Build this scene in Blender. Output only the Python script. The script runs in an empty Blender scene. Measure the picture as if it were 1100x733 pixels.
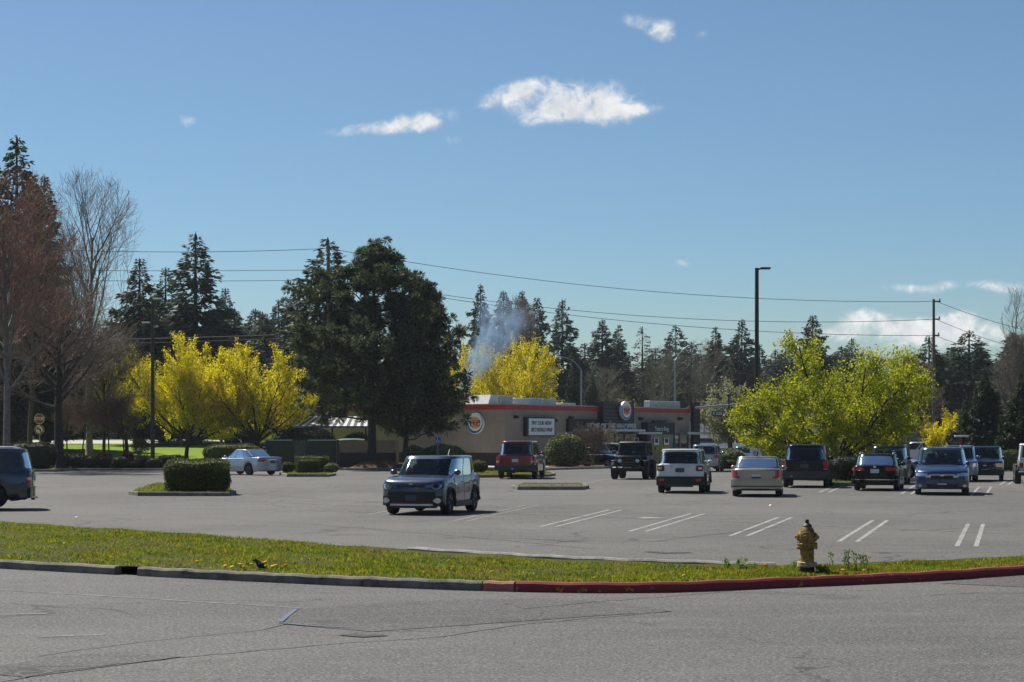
import bpy, math, random
import numpy as np
from mathutils import Matrix, Vector

S = bpy.context.scene
COL = S.collection
R = math.radians
PI = math.pi

# ------------------------------------------------------------------ camera, sky, sun, exposure
CAM_Z, FPX, HOR = 2.1, 2100.0, 471.0
cam_d = bpy.data.cameras.new('camera')
cam = bpy.data.objects.new('camera', cam_d)
COL.objects.link(cam)
cam.location = (0, 0, CAM_Z)
cam.rotation_euler = (R(90), 0, 0)
cam_d.sensor_width = 36
cam_d.lens = 36 * FPX / 1100
cam_d.shift_y = (HOR - 366.5) / 1100
cam_d.clip_start = 0.1
cam_d.clip_end = 4000
S.camera = cam

SUN_EL, SUN_AZ = 52.0, -42.0          # azimuth from +Y towards +X
az, el = R(SUN_AZ), R(SUN_EL)
to_sun = Vector((math.sin(az) * math.cos(el), math.cos(az) * math.cos(el), math.sin(el)))
sd = bpy.data.lights.new('sun', 'SUN')
sd.energy = 5.0
sd.angle = R(0.53)
sd.color = (1.0, 0.94, 0.84)
sun = bpy.data.objects.new('sun', sd)
COL.objects.link(sun)
sun.rotation_euler = to_sun.to_track_quat('Z', 'Y').to_euler()
sun.location = (0, 0, 60)

S.view_settings.view_transform = 'Standard'
S.view_settings.look = 'None'
S.view_settings.exposure = 0.42
S.view_settings.gamma = 1
S.render.engine = 'CYCLES'
S.cycles.use_denoising = True
S.cycles.volume_bounces = 0
S.cycles.max_bounces = 6
S.cycles.transparent_max_bounces = 12


class NT:
    """small helper to write node graphs"""
    def __init__(self, tree):
        self.t = tree
        self.n = tree.nodes
        self.l = tree.links

    def new(self, typ, **kw):
        nd = self.n.new(typ)
        for k, v in kw.items():
            setattr(nd, k, v)
        return nd

    def put(self, sock, v):
        if isinstance(v, bpy.types.NodeSocket):
            self.l.new(v, sock)
        else:
            sock.default_value = v

    def math(self, op, a, b=0.0, clamp=False):
        nd = self.n.new('ShaderNodeMath')
        nd.operation = op
        nd.use_clamp = clamp
        self.put(nd.inputs[0], a)
        self.put(nd.inputs[1], b)
        return nd.outputs[0]

    def ss(self, v, a, b, o0=0.0, o1=1.0):
        nd = self.n.new('ShaderNodeMapRange')
        nd.interpolation_type = 'SMOOTHSTEP'
        self.put(nd.inputs[0], v)
        for i, q in enumerate((a, b, o0, o1)):
            nd.inputs[i + 1].default_value = q
        return nd.outputs[0]

    def mix(self, f, a, b, blend='MIX'):
        nd = self.n.new('ShaderNodeMix')
        nd.data_type = 'RGBA'
        nd.blend_type = blend
        nd.clamp_factor = True
        self.put(nd.inputs[0], f)
        self.put(nd.inputs[6], a if not isinstance(a, tuple) else (*a[:3], 1))
        self.put(nd.inputs[7], b if not isinstance(b, tuple) else (*b[:3], 1))
        return nd.outputs[2]

    def noise(self, vec, scale, detail=4, rough=0.55, dist=0.0):
        nd = self.n.new('ShaderNodeTexNoise')
        if vec is not None:
            self.l.new(vec, nd.inputs['Vector'])
        nd.inputs['Scale'].default_value = scale
        nd.inputs['Detail'].default_value = detail
        nd.inputs['Roughness'].default_value = rough
        nd.inputs['Distortion'].default_value = dist
        return nd.outputs[0]

    def obj(self, scale=None):
        tc = self.n.new('ShaderNodeTexCoord')
        if scale is None:
            return tc.outputs['Object']
        mp = self.n.new('ShaderNodeMapping')
        mp.inputs['Scale'].default_value = scale
        self.l.new(tc.outputs['Object'], mp.inputs[0])
        return mp.outputs[0]

    def combine(self, x, y, z):
        nd = self.n.new('ShaderNodeCombineXYZ')
        for i, v in enumerate((x, y, z)):
            self.put(nd.inputs[i], v)
        return nd.outputs[0]


def build_world():
    w = bpy.data.worlds.new('World')
    S.world = w
    w.use_nodes = True
    g = NT(w.node_tree)
    g.n.clear()
    out = g.new('ShaderNodeOutputWorld')
    bg = g.new('ShaderNodeBackground')
    g.l.new(bg.outputs[0], out.inputs[0])
    bg.inputs[1].default_value = 0.078
    sky = g.new('ShaderNodeTexSky')
    sky.sky_type = 'NISHITA'
    sky.sun_disc = False
    sky.sun_elevation = el
    sky.sun_rotation = az
    sky.altitude = 200
    sky.air_density = 1.0
    sky.dust_density = 0.3
    sky.ozone_density = 2.5
    tc = g.new('ShaderNodeTexCoord')
    sep = g.new('ShaderNodeSeparateXYZ')
    g.l.new(tc.outputs['Generated'], sep.inputs[0])
    X, Y, Z = sep.outputs
    # the clear air of this day: deeper blue than the model gives low in the sky
    ramp = g.new('ShaderNodeValToRGB')
    g.l.new(g.ss(Z, -0.02, 0.5), ramp.inputs[0])
    cr = ramp.color_ramp
    cr.interpolation = 'EASE'
    cr.elements[0].position = 0.0
    cr.elements[0].color = (SKY0 + (1,))
    cr.elements[1].position = 1.0
    cr.elements[1].color = (SKY2 + (1,))
    e = cr.elements.new(0.11); e.color = (SKY1 + (1,))
    e = cr.elements.new(0.42); e.color = (0.60, 0.72, 0.80, 1)
    base = g.mix(1.0, sky.outputs[0], ramp.outputs[0], 'MULTIPLY')
    # clouds: directions in the sky towards +Y
    ys = g.math('MAXIMUM', Y, 0.02)
    U = g.math('MULTIPLY', g.math('DIVIDE', X, ys), 2100.0)
    V = g.math('MULTIPLY', g.math('DIVIDE', Z, ys), 2100.0)
    P = g.combine(U, V, 0.0)
    n1 = g.noise(P, 0.048, 8, 0.55, 0.9)
    n2 = g.noise(P, 0.020, 4, 0.5, 0.5)
    nn = g.math('ADD', g.math('MULTIPLY', n1, 0.75), g.math('MULTIPLY', n2, 0.55))   # about 0.65
    # u, v (from the horizon, up), radius u, radius v, slant, strength, softness
    clouds = [(52, 360, 60, 17, -0.05, 1.0), (95, 362, 38, 22, -0.1, .9), (0, 372, 34, 10, .35, .7), (30, 345, 34, 9, 0.2, .6), (118, 352, 36, 6, 0.06, .8), (40, 378, 30, 7, 0.2, .35),
              (-100, 340, 36, 11, 0.10, .85), (-150, 333, 46, 7, 0.10, .8), (-82, 347, 16, 8, 0.3, .5), (-64, 320, 13, 6, 0, .5), (-351, 341, 12, 8, 0, .75),
              (146, 444, 34, 9, -0.25, .7), (160, 441, 14, 9, 0.4, .5), (166, 430, 15, 6, 0, .5), (212, 438, 14, 7, 0.4, .45), (352, 371, 22, 5, -0.1, .35),
              (182, 188, 13, 5, -.2, .5), (-212, 168, 18, 10, 0, .3), (428, 161, 34, 6, -.05, .55), (466, 164, 14, 7, .1, .5), (505, 165, 26, 6, .0, .6), (540, 160, 24, 9, .1, .5),
              (372, 128, 20, 11, .1, .8), (392, 132, 16, 9, 0, .6), (412, 122, 26, 9, -.15, .8), (440, 117, 30, 11, 0, .9), (470, 122, 22, 12, 0, .9), (488, 128, 18, 10, 0, .8), (506, 118, 26, 9, -.15, .8), (470, 106, 80, 12, 0, .9), (345, 112, 34, 8, 0, .6)]
    tot = None
    for (cu, cv, ru, rv, sl, st) in clouds:
        du = g.math('SUBTRACT', U, float(cu))
        dv = g.math('SUBTRACT', g.math('SUBTRACT', V, float(cv)), g.math('MULTIPLY', du, sl))
        a = g.math('DIVIDE', du, float(ru))
        b = g.math('DIVIDE', dv, float(rv))
        r2 = g.math('ADD', g.math('MULTIPLY', a, a), g.math('MULTIPLY', b, b))
        f = g.math('MULTIPLY', g.math('EXPONENT', g.math('MULTIPLY', r2, -0.9)), float(st))
        tot = f if tot is None else g.math('ADD', tot, f)
    n3 = g.noise(P, 0.20, 6, 0.65, 0.8)
    nn = g.math('ADD', nn, g.math('MULTIPLY', g.math('SUBTRACT', n3, 0.5), 0.20))
    dens = g.math('MULTIPLY', tot, g.math('POWER', nn, 2.2))
    al = g.ss(dens, 0.09, 0.50)
    al = g.math('MULTIPLY', al, g.ss(Y, 0.3, 0.5))
    shade = g.noise(P, 0.03, 5, 0.6, 0.2)
    ccol = g.mix(g.ss(shade, 0.35, 0.65), (6.6, 6.9, 7.3), (9.3, 9.2, 9.1))
    fin = g.mix(g.math('MULTIPLY', al, 0.92), base, ccol)
    g.l.new(fin, bg.inputs[0])


SKY0 = (0.61, 0.70, 0.71)
SKY1 = (0.56, 0.71, 0.81)
SKY2 = (0.50, 0.58, 0.64)
build_world()


# ------------------------------------------------------------------ helpers: tags and meshes
def tag(o, label, cat, group=None):
    o['label'] = label
    o['category'] = cat
    if group:
        o['group'] = group
    return o


def thing(name, label, cat, loc=(0, 0, 0), rz=0.0, group=None):
    o = bpy.data.objects.new(name, None)
    COL.objects.link(o)
    o.empty_display_size = 0.3
    o.location = loc
    o.rotation_euler = (0, 0, rz)
    return tag(o, label, cat, group)


def struct(o, kind='structure'):
    o['kind'] = kind
    return o


def copy_tree(o, parent=None):
    c = o.copy()
    COL.objects.link(c)
    if parent is not None:
        c.parent = parent
    for ch in list(o.children):
        copy_tree(ch, c)
    return c


class MB:
    """collects shapes, then links them as one mesh object"""
    def __init__(self):
        self.v, self.f, self.m, self.n = [], [], [], 0

    def add(self, v, f, mi=0):
        v = np.asarray(v, float).reshape(-1, 3)
        self.v.append(v)
        n = self.n
        for q in f:
            self.f.append([i + n for i in q])
            self.m.append(mi)
        self.n += len(v)
        return self

    def box(self, c, s, rz=0.0, mi=0, bev=0.0):
        x, y, z = s[0] / 2, s[1] / 2, s[2] / 2
        if bev <= 0:
            v = [(-x, -y, -z), (x, -y, -z), (x, y, -z), (-x, y, -z), (-x, -y, z), (x, -y, z), (x, y, z), (-x, y, z)]
            f = [(0, 3, 2, 1), (4, 5, 6, 7), (0, 1, 5, 4), (1, 2, 6, 5), (2, 3, 7, 6), (3, 0, 4, 7)]
        else:
            b = min(bev, x * .9, y * .9, z * .9)
            v = []
            for (zz, ins) in ((-z, b), (-z + b, 0), (z - b, 0), (z, b)):
                xx, yy = x - ins, y - ins
                k = b * .6
                v += [(-xx + k, -yy, zz), (xx - k, -yy, zz), (xx, -yy + k, zz), (xx, yy - k, zz),
                      (xx - k, yy, zz), (-xx + k, yy, zz), (-xx, yy - k, zz), (-xx, -yy + k, zz)]
            f = [tuple(range(7, -1, -1)), tuple(range(24, 32))]
            for k in range(3):
                for i in range(8):
                    j = (i + 1) % 8
                    f.append((k * 8 + i, k * 8 + j, k * 8 + 8 + j, k * 8 + 8 + i))
        v = np.array(v)
        if rz:
            cs, sn = math.cos(rz), math.sin(rz)
            v = np.stack([v[:, 0] * cs - v[:, 1] * sn, v[:, 0] * sn + v[:, 1] * cs, v[:, 2]], 1)
        return self.add(v + np.array(c), f, mi)

    def tube(self, pts, r, k=6, mi=0, cap=True):
        pts = np.asarray(pts, float)
        n = len(pts)
        rr = np.full(n, r) if np.isscalar(r) else np.asarray(r, float)
        if len(rr) != n:
            rr = np.linspace(rr[0], rr[-1], n)
        d = np.gradient(pts, axis=0)
        d /= np.linalg.norm(d, axis=1)[:, None] + 1e-9
        ref = np.where(np.abs(d[:, 2:3]) > .95, np.array([[1., 0, 0]]), np.array([[0, 0, 1.]]))
        a = np.cross(d, ref)
        a /= np.linalg.norm(a, axis=1)[:, None] + 1e-9
        b = np.cross(d, a)
        t = np.arange(k) * 2 * PI / k
        v = pts[:, None] + rr[:, None, None] * (a[:, None] * np.cos(t)[None, :, None] + b[:, None] * np.sin(t)[None, :, None])
        f = []
        for i in range(n - 1):
            for j in range(k):
                j2 = (j + 1) % k
                f.append((i * k + j, i * k + j2, i * k + k + j2, i * k + k + j))
        if cap:
            f.append(tuple(range(k)))
            f.append(tuple(range((n - 1) * k + k - 1, (n - 1) * k - 1, -1)))
        return self.add(v.reshape(-1, 3), f, mi)

    def lathe(self, prof, c=(0, 0, 0), axis='z', k=20, mi=0):
        v, f = [], []
        for (r, h) in prof:
            for j in range(k):
                t = 2 * PI * j / k
                p = (r * math.cos(t), r * math.sin(t), h)
                if axis == 'y':
                    p = (p[0], h, p[1])
                elif axis == 'x':
                    p = (h, p[0], p[1])
                v.append((p[0] + c[0], p[1] + c[1], p[2] + c[2]))
        for i in range(len(prof) - 1):
            for j in range(k):
                j2 = (j + 1) % k
                f.append((i * k + j, i * k + j2, i * k + k + j2, i * k + k + j))
        f.append(tuple(range(k)))
        f.append(tuple(range((len(prof) - 1) * k, len(prof) * k)))
        return self.add(v, f, mi)

    def prism(self, poly, z0, z1, mi=0):
        n = len(poly)
        v = [(p[0], p[1], z0) for p in poly] + [(p[0], p[1], z1) for p in poly]
        f = [tuple(range(n - 1, -1, -1)), tuple(range(n, 2 * n))]
        for i in range(n):
            j = (i + 1) % n
            f.append((i, j, n + j, n + i))
        return self.add(v, f, mi)

    def grid(self, P, mi=0, closed=False):
        """P: array nu x nv x 3"""
        nu, nv = P.shape[:2]
        f = []
        for i in range(nu - 1):
            for j in range(nv - (0 if closed else 1)):
                j2 = (j + 1) % nv
                f.append((i * nv + j, i * nv + j2, (i + 1) * nv + j2, (i + 1) * nv + j))
        return self.add(P.reshape(-1, 3), f, mi)

    def ball(self, c, s, k=10, mi=0):
        prof = [(max(1e-4, math.sin(PI * i / k)), -math.cos(PI * i / k)) for i in range(k + 1)]
        v, f = [], []
        kk = 2 * k
        for (r, h) in prof:
            for j in range(kk):
                t = 2 * PI * j / kk
                v.append((r * math.cos(t) * s[0] + c[0], r * math.sin(t) * s[1] + c[1], h * s[2] + c[2]))
        for i in range(k):
            for j in range(kk):
                j2 = (j + 1) % kk
                f.append((i * kk + j, i * kk + j2, i * kk + kk + j2, i * kk + kk + j))
        return self.add(v, f, mi)

    def build(self, name, mats, parent=None, smooth=False, fixn=False):
        me = bpy.data.meshes.new(name)
        me.from_pydata(np.concatenate(self.v).tolist(), [], self.f)
        if not isinstance(mats, (list, tuple)):
            mats = [mats]
        for m in mats:
            me.materials.append(m)
        if len(mats) > 1:
            me.polygons.foreach_set('material_index', self.m)
        if fixn:
            import bmesh
            bm = bmesh.new(); bm.from_mesh(me)
            bmesh.ops.remove_doubles(bm, verts=bm.verts, dist=1e-4)
            bmesh.ops.recalc_face_normals(bm, faces=bm.faces)
            bm.to_mesh(me); bm.free()
        if smooth:
            me.polygons.foreach_set('use_smooth', [True] * len(me.polygons))
            if smooth != 'full':
                me.set_sharp_from_angle(angle=R(smooth if smooth is not True else 38))
        me.update()
        o = bpy.data.objects.new(name, me)
        COL.objects.link(o)
        if parent is not None:
            o.parent = parent
        return o


def np_mesh(name, verts, k, mat, parent=None, extra=None):
    """verts: (n*k) x 3, every k of them one face"""
    verts = np.asarray(verts, np.float32)
    nv = len(verts)
    nf = nv // k
    me = bpy.data.meshes.new(name)
    me.vertices.add(nv)
    me.vertices.foreach_set('co', verts.ravel())
    me.loops.add(nv)
    me.loops.foreach_set('vertex_index', np.arange(nv, dtype=np.int32))
    me.polygons.add(nf)
    me.polygons.foreach_set('loop_start', np.arange(0, nv, k, dtype=np.int32))
    me.polygons.foreach_set('loop_total', np.full(nf, k, dtype=np.int32))
    me.materials.append(mat)
    me.update(calc_edges=True)
    o = bpy.data.objects.new(name, me)
    COL.objects.link(o)
    if parent is not None:
        o.parent = parent
    return o


def leaf_quads(rng, C, size, aspect=0.6, up=0.0):
    """random little kites round the points C"""
    n = len(C)
    a = rng.normal(size=(n, 3)); a[:, 2] += up
    a /= np.linalg.norm(a, axis=1)[:, None]
    b = np.cross(a, rng.normal(size=(n, 3)))
    b /= np.linalg.norm(b, axis=1)[:, None]
    s = size * rng.uniform(0.6, 1.3, (n, 1))
    q = np.stack([C - a * s * .5, C + b * s * aspect * .5, C + a * s * .5, C - b * s * aspect * .5], 1)
    return q.reshape(-1, 3)


def text_mesh(body, size, depth=0.02, bold=0.0, sx=1.0):
    cu = bpy.data.curves.new('lettering', 'FONT')
    cu.body = body
    cu.size = size
    cu.extrude = depth / 2
    cu.offset = bold
    cu.align_x = 'CENTER'
    cu.align_y = 'CENTER'
    cu.resolution_u = 3
    o = bpy.data.objects.new('lettering', cu)
    COL.objects.link(o)
    dg = bpy.context.evaluated_depsgraph_get()
    me = bpy.data.meshes.new_from_object(o.evaluated_get(dg))
    bpy.data.objects.remove(o)
    me.transform(Matrix.Diagonal((sx, 1, 1, 1)))
    me.transform(Matrix.Rotation(R(90), 4, 'X'))       # stands up, faces -Y
    return me


def text_obj(body, size, mat, parent, loc, depth=0.02, bold=0.0, sx=1.0, rz=0.0):
    me = text_mesh(body, size, depth, bold, sx)
    me.materials.clear()
    me.materials.append(mat)
    me.name = 'lettering'
    o = bpy.data.objects.new('lettering', me)
    COL.objects.link(o)
    o.parent = parent
    o.location = loc
    o.rotation_euler = (0, 0, rz)
    return o


def at(px, d, z=0.0):
    return Vector(((px - 550) / FPX * d, d, z))


def zy(y, d):
    return CAM_Z + (HOR - y) * d / FPX


def sst(a, b, x):
    t = min(1.0, max(0.0, (x - a) / (b - a)))
    return t * t * (3 - 2 * t)


def gz(x, y):
    return 2.0 * min(1.0, max(0.0, (y - 129) / 86.0)) ** 0.9 * sst(13, 22, -x)


# ------------------------------------------------------------------ materials
MATS = {}


def mat(name, col, rough=0.6, metal=0.0, coat=0.0, var=0.12, scale=4.0, bump=0.0, bscale=None, spec=0.5, dirt=None):
    if name in MATS:
        return MATS[name]
    m = bpy.data.materials.new(name)
    m.use_nodes = True
    g = NT(m.node_tree)
    b = g.n['Principled BSDF']
    b.inputs['Roughness'].default_value = rough
    b.inputs['Metallic'].default_value = metal
    b.inputs['Coat Weight'].default_value = coat
    b.inputs['Coat Roughness'].default_value = 0.04
    b.inputs['Specular IOR Level'].default_value = spec
    oc = g.obj()
    n = g.noise(oc, scale, 5, 0.6)
    lo = tuple(c * (1 - var) for c in col)
    hi = tuple(min(1, c * (1 + var)) for c in col)
    c = g.mix(g.ss(n, 0.3, 0.7), lo, hi)
    if dirt:
        n3 = g.noise(oc, scale * 0.6, 6, 0.7)
        c = g.mix(g.ss(n3, dirt[1], dirt[1] + 0.12), c, dirt[0])
    g.l.new(c, b.inputs['Base Color'])
    if bump:
        bp = g.new('ShaderNodeBump')
        bp.inputs['Strength'].default_value = bump
        bp.inputs['Distance'].default_value = 0.02
        g.l.new(g.noise(oc, bscale or scale * 8, 4, .6), bp.inputs['Height'])
        g.l.new(bp.outputs[0], b.inputs['Normal'])
    MATS[name] = m
    return m


def leaf_mat(name, cols, trans=0.35, tcol=None, rough=0.6, spec=0.3, patches=None):
    """cols: a few colours a leaf may have; thin leaves let some sun through"""
    if name in MATS:
        return MATS[name]
    m = bpy.data.materials.new(name)
    m.use_nodes = True
    g = NT(m.node_tree)
    b = g.n['Principled BSDF']
    out = g.n['Material Output']
    geo = g.new('ShaderNodeNewGeometry')
    rp = g.new('ShaderNodeValToRGB')
    g.l.new(geo.outputs['Random Per Island'], rp.inputs[0])
    cr = rp.color_ramp
    cr.elements[0].color = (*cols[0], 1)
    cr.elements[1].color = (*cols[-1], 1)
    for i, c in enumerate(cols[1:-1]):
        cr.elements.new((i + 1) / (len(cols) - 1)).color = (*c, 1)
    n = g.noise(g.obj(), 0.9, 3)
    col = g.mix(g.ss(n, .3, .7), rp.outputs[0], g.mix(1.0, rp.outputs[0], (.72, .74, .7), 'MULTIPLY'))
    if patches:
        pn = g.noise(g.obj(), 1.1, 6, .65, .5)
        col = g.mix(g.math('MULTIPLY', g.ss(pn, .53, .64), .75), col, patches[0])
        col = g.mix(g.math('MULTIPLY', g.ss(pn, .46, .36), .75), col, patches[1])
    g.l.new(col, b.inputs['Base Color'])
    b.inputs['Roughness'].default_value = rough
    b.inputs['Specular IOR Level'].default_value = spec
    if trans > 0:
        tr = g.new('ShaderNodeBsdfTranslucent')
        tc = g.mix(1.0, col, tcol or (1.0, 1.0, .8), 'MULTIPLY')
        g.l.new(tc, tr.inputs[0])
        mx = g.new('ShaderNodeMixShader')
        mx.inputs[0].default_value = trans
        g.l.new(b.outputs[0], mx.inputs[1])
        g.l.new(tr.outputs[0], mx.inputs[2])
        g.l.new(mx.outputs[0], out.inputs[0])
    MATS[name] = m
    return m


def asphalt(name, c0, c1, tint, cracks=0.22):
    m = bpy.data.materials.new(name)
    m.use_nodes = True
    g = NT(m.node_tree)
    b = g.n['Principled BSDF']
    oc = g.obj()
    big = g.noise(oc, 0.10, 5, 0.6, 0.4)
    mid = g.noise(g.obj((0.5, 1.6, 1)), 0.9, 5, 0.65)
    grain = g.noise(oc, 26, 4, 0.75)
    vor = g.new('ShaderNodeTexVoronoi')
    vor.inputs['Scale'].default_value = 55
    g.l.new(oc, vor.inputs['Vector'])
    c = g.mix(g.ss(big, 0.32, 0.68), c0, c1)
    c = g.mix(g.math('MULTIPLY', g.ss(mid, 0.45, 0.70), 0.55), c, tint)
    c = g.mix(g.math('MULTIPLY', g.ss(grain, 0.50, 0.66), 0.8), c, tuple(min(1, q * 2.1) for q in c1))
    c = g.mix(g.math('MULTIPLY', g.ss(grain, 0.50, 0.34), 0.8), c, tuple(q * .35 for q in c0))
    sep = g.new('ShaderNodeSeparateColor')
    g.l.new(vor.outputs['Color'], sep.inputs[0])
    c = g.mix(g.math('MULTIPLY', g.ss(sep.outputs[0], 0.86, 0.9), 0.45), c, (0.30, 0.29, 0.27))
    c = g.mix(g.math('MULTIPLY', g.ss(sep.outputs[1], 0.86, 0.9), 0.5), c, (0.025, 0.025, 0.027))
    # cracks and oil
    nd = g.noise(oc, 0.7, 4, 0.6)
    dv = g.new('ShaderNodeMixRGB'); dv.blend_type = 'ADD'; dv.inputs[0].default_value = 1.0
    g.l.new(oc, dv.inputs[1])
    g.l.new(g.combine(g.math('MULTIPLY', nd, 2.2), g.math('MULTIPLY', g.noise(g.obj((1, 1, 3)), 0.55, 4), 2.2), 0.0), dv.inputs[2])
    v2 = g.new('ShaderNodeTexVoronoi'); v2.feature = 'DISTANCE_TO_EDGE'
    v2.inputs['Scale'].default_value = cracks
    g.l.new(dv.outputs[0], v2.inputs['Vector'])
    ck = g.math('MULTIPLY', g.ss(v2.outputs['Distance'], 0.010, 0.003), g.ss(g.noise(oc, 0.16, 3), 0.46, 0.56))
    c = g.mix(g.math('MULTIPLY', ck, 0.75), c, (0.03, 0.03, 0.032))
    oil = g.math('MULTIPLY', g.ss(g.noise(oc, 0.55, 5, .65), 0.585, 0.72), 0.5)
    c = g.mix(oil, c, tuple(q * .5 for q in c0))
    g.l.new(c, b.inputs['Base Color'])
    b.inputs['Roughness'].default_value = 0.85
    b.inputs['Specular IOR Level'].default_value = 0.3
    bp = g.new('ShaderNodeBump')
    bp.inputs['Strength'].default_value = 0.5
    bp.inputs['Distance'].default_value = 0.012
    g.l.new(grain, bp.inputs['Height'])
    g.l.new(bp.outputs[0], b.inputs['Normal'])
    return m


def grass_ground(name, cols, scale=0.6, fine=14):
    m = bpy.data.materials.new(name)
    m.use_nodes = True
    g = NT(m.node_tree)
    b = g.n['Principled BSDF']
    oc = g.obj()
    c = g.mix(g.ss(g.noise(oc, scale, 5, .6), .35, .65), cols[0], cols[1])
    c = g.mix(g.math('MULTIPLY', g.ss(g.noise(oc, fine, 4, .7), .45, .65), .6), c, cols[2])
    c = g.mix(g.math('MULTIPLY', g.ss(g.noise(oc, scale * .4, 4, .7), .58, .7), .7), c, cols[3])
    g.l.new(c, b.inputs['Base Color'])
    b.inputs['Roughness'].default_value = .9
    b.inputs['Specular IOR Level'].default_value = .1
    bp = g.new('ShaderNodeBump')
    bp.inputs['Strength'].default_value = .8
    bp.inputs['Distance'].default_value = .05
    g.l.new(g.noise(oc, fine * 1.5, 4, .7), bp.inputs['Height'])
    g.l.new(bp.outputs[0], b.inputs['Normal'])
    return m


def worn_paint(name, col, under, amount=.55, scale=3.0, chip=None):
    m = bpy.data.materials.new(name)
    m.use_nodes = True
    g = NT(m.node_tree)
    b = g.n['Principled BSDF']
    oc = g.obj()
    n = g.noise(oc, scale, 7, .75)
    c = g.mix(g.ss(n, amount, amount + .08), col, under)
    if chip:
        c = g.mix(g.ss(g.noise(oc, scale * 1.7, 5, .7), .62, .66), c, chip)
    c = g.mix(g.math('MULTIPLY', g.ss(g.noise(oc, 30, 3), .45, .7), .35), c, tuple(q * .5 for q in under))
    g.l.new(c, b.inputs['Base Color'])
    b.inputs['Roughness'].default_value = .8
    return m


M_ROAD = asphalt('road_asphalt', (0.066, 0.067, 0.066), (0.114, 0.113, 0.108), (0.138, 0.135, 0.127))
M_LOT = asphalt('lot_asphalt', (0.071, 0.071, 0.067), (0.122, 0.118, 0.109), (0.146, 0.140, 0.127), .16)
M_PATCH = asphalt('patch_asphalt', (0.058, 0.059, 0.058), (0.086, 0.085, 0.082), (0.106, 0.104, 0.099), .3)
M_LAWN = grass_ground('lawn_grass', [(0.13, 0.21, 0.015), (0.17, 0.25, 0.018), (0.20, 0.27, 0.03), (0.14, 0.19, 0.03)], .05, 3)
M_VERGE = grass_ground('verge_soil', [(0.045, 0.065, 0.010), (0.075, 0.085, 0.016), (0.12, 0.10, 0.035), (0.14, 0.095, 0.045)], 1.2, 18)
M_BARK_MULCH = grass_ground('bark_mulch', [(0.13, 0.07, 0.04), (0.20, 0.11, 0.06), (0.25, 0.15, 0.09), (0.10, 0.055, 0.035)], 2.5, 14)
M_KERB = mat('kerb_concrete', (0.18, 0.165, 0.145), .9, var=.35, scale=3, bump=.4, dirt=((.05, .05, .04), .56))
M_KERB_PALE = mat('kerb_concrete_pale', (0.25, 0.24, 0.22), .9, var=.25, scale=3, bump=.4, dirt=((.15, .14, .12), .58))
M_KERB_RED = worn_paint('kerb_red_paint', (0.25, 0.028, 0.034), (0.13, 0.06, 0.055), .62, 4.0, (0.42, 0.24, 0.05))
M_KERB_PINK = worn_paint('kerb_faded_paint', (0.42, 0.14, 0.13), (0.3, 0.2, 0.18), .55, 4.0)
M_LINE = worn_paint('white_line_paint', (0.35, 0.35, 0.335), (0.14, 0.138, 0.13), .48, 7.0)
M_LINE_FAINT = worn_paint('faded_line_paint', (0.24, 0.235, 0.22), (0.13, 0.128, 0.12), .45, 4.0)
M_BLUE_CHALK = worn_paint('blue_chalk', (0.07, 0.115, 0.24), (0.11, 0.12, 0.15), .46, 9)
M_CRACK = mat('tar_crack', (0.035, 0.035, 0.037), .8, var=.3)
M_BLACK = mat('black_plastic', (0.012, 0.012, 0.013), .5)
M_TYRE = mat('tyre_rubber', (0.016, 0.016, 0.016), .85)
M_RIM = mat('alloy_rim', (0.55, 0.56, 0.58), .3, .9)
M_RIM_DARK = mat('dark_rim', (0.05, 0.05, 0.055), .4, .6)


def glass_mat(name, tint):
    m = bpy.data.materials.new(name)
    m.use_nodes = True
    g = NT(m.node_tree)
    g.n.clear()
    out = g.new('ShaderNodeOutputMaterial')
    tr = g.new('ShaderNodeBsdfTransparent'); tr.inputs[0].default_value = (*tint, 1)
    gl = g.new('ShaderNodeBsdfGlossy'); gl.inputs['Roughness'].default_value = .025
    gl.inputs[0].default_value = (.92, .96, .98, 1)
    fr = g.new('ShaderNodeFresnel'); fr.inputs[0].default_value = 1.45
    mx = g.new('ShaderNodeMixShader')
    g.l.new(g.math('ADD', g.math('MULTIPLY', fr.outputs[0], .95), .01), mx.inputs[0])
    g.l.new(tr.outputs[0], mx.inputs[1]); g.l.new(gl.outputs[0], mx.inputs[2])
    g.l.new(mx.outputs[0], out.inputs[0])
    return m


M_GLASS = glass_mat('privacy_glass', (.10, .105, .115))
M_GLASS_TEAL = glass_mat('green_tinted_glass', (.50, .66, .66))
M_GLASS_CLEAR = glass_mat('windscreen_glass', (.56, .70, .70))
M_SEAT = mat('seat_fabric', (0.035, 0.035, 0.037), .9)
M_INTERIOR = mat('cabin_interior', (0.018, 0.018, 0.019), .9)
M_CHROME = mat('chrome', (0.7, 0.71, 0.73), .12, 1.0)
M_HEAD = mat('headlight_lens', (0.62, 0.64, 0.66), .08, .5, 1.0)
M_HEAD_DK = mat('dark_headlight_lens', (0.035, 0.040, 0.046), .06, .3, 1.0)
M_HEAD_DIM = mat('yellowed_headlight', (0.62, 0.50, 0.30), .15, .3, 1.0)
M_TAIL = mat('tail_lens', (0.52, 0.012, 0.016), .15, 0, 1.0)
M_TAIL_DK = mat('dark_tail_lens', (0.16, 0.008, 0.012), .12, 0, 1.0)
M_PLATE = mat('plate_white', (0.62, 0.66, 0.72), .5)
M_PLATE_DK = mat('plate_dark', (0.06, 0.07, 0.09), .5)
M_BADGE = mat('blue_badge', (0.03, 0.07, 0.22), .2, .3, 1)
M_WHITE = mat('white_paint', (0.75, 0.76, 0.78), .5)
M_WHITE_PANEL = mat('white_sign_face', (0.70, 0.76, 0.80), .5, var=.05)
M_DARKMETAL = mat('dark_pole_metal', (0.035, 0.03, 0.028), .55, .4)
M_GALV = mat('galvanised_pole', (0.28, 0.33, 0.38), .45, .5)
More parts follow.
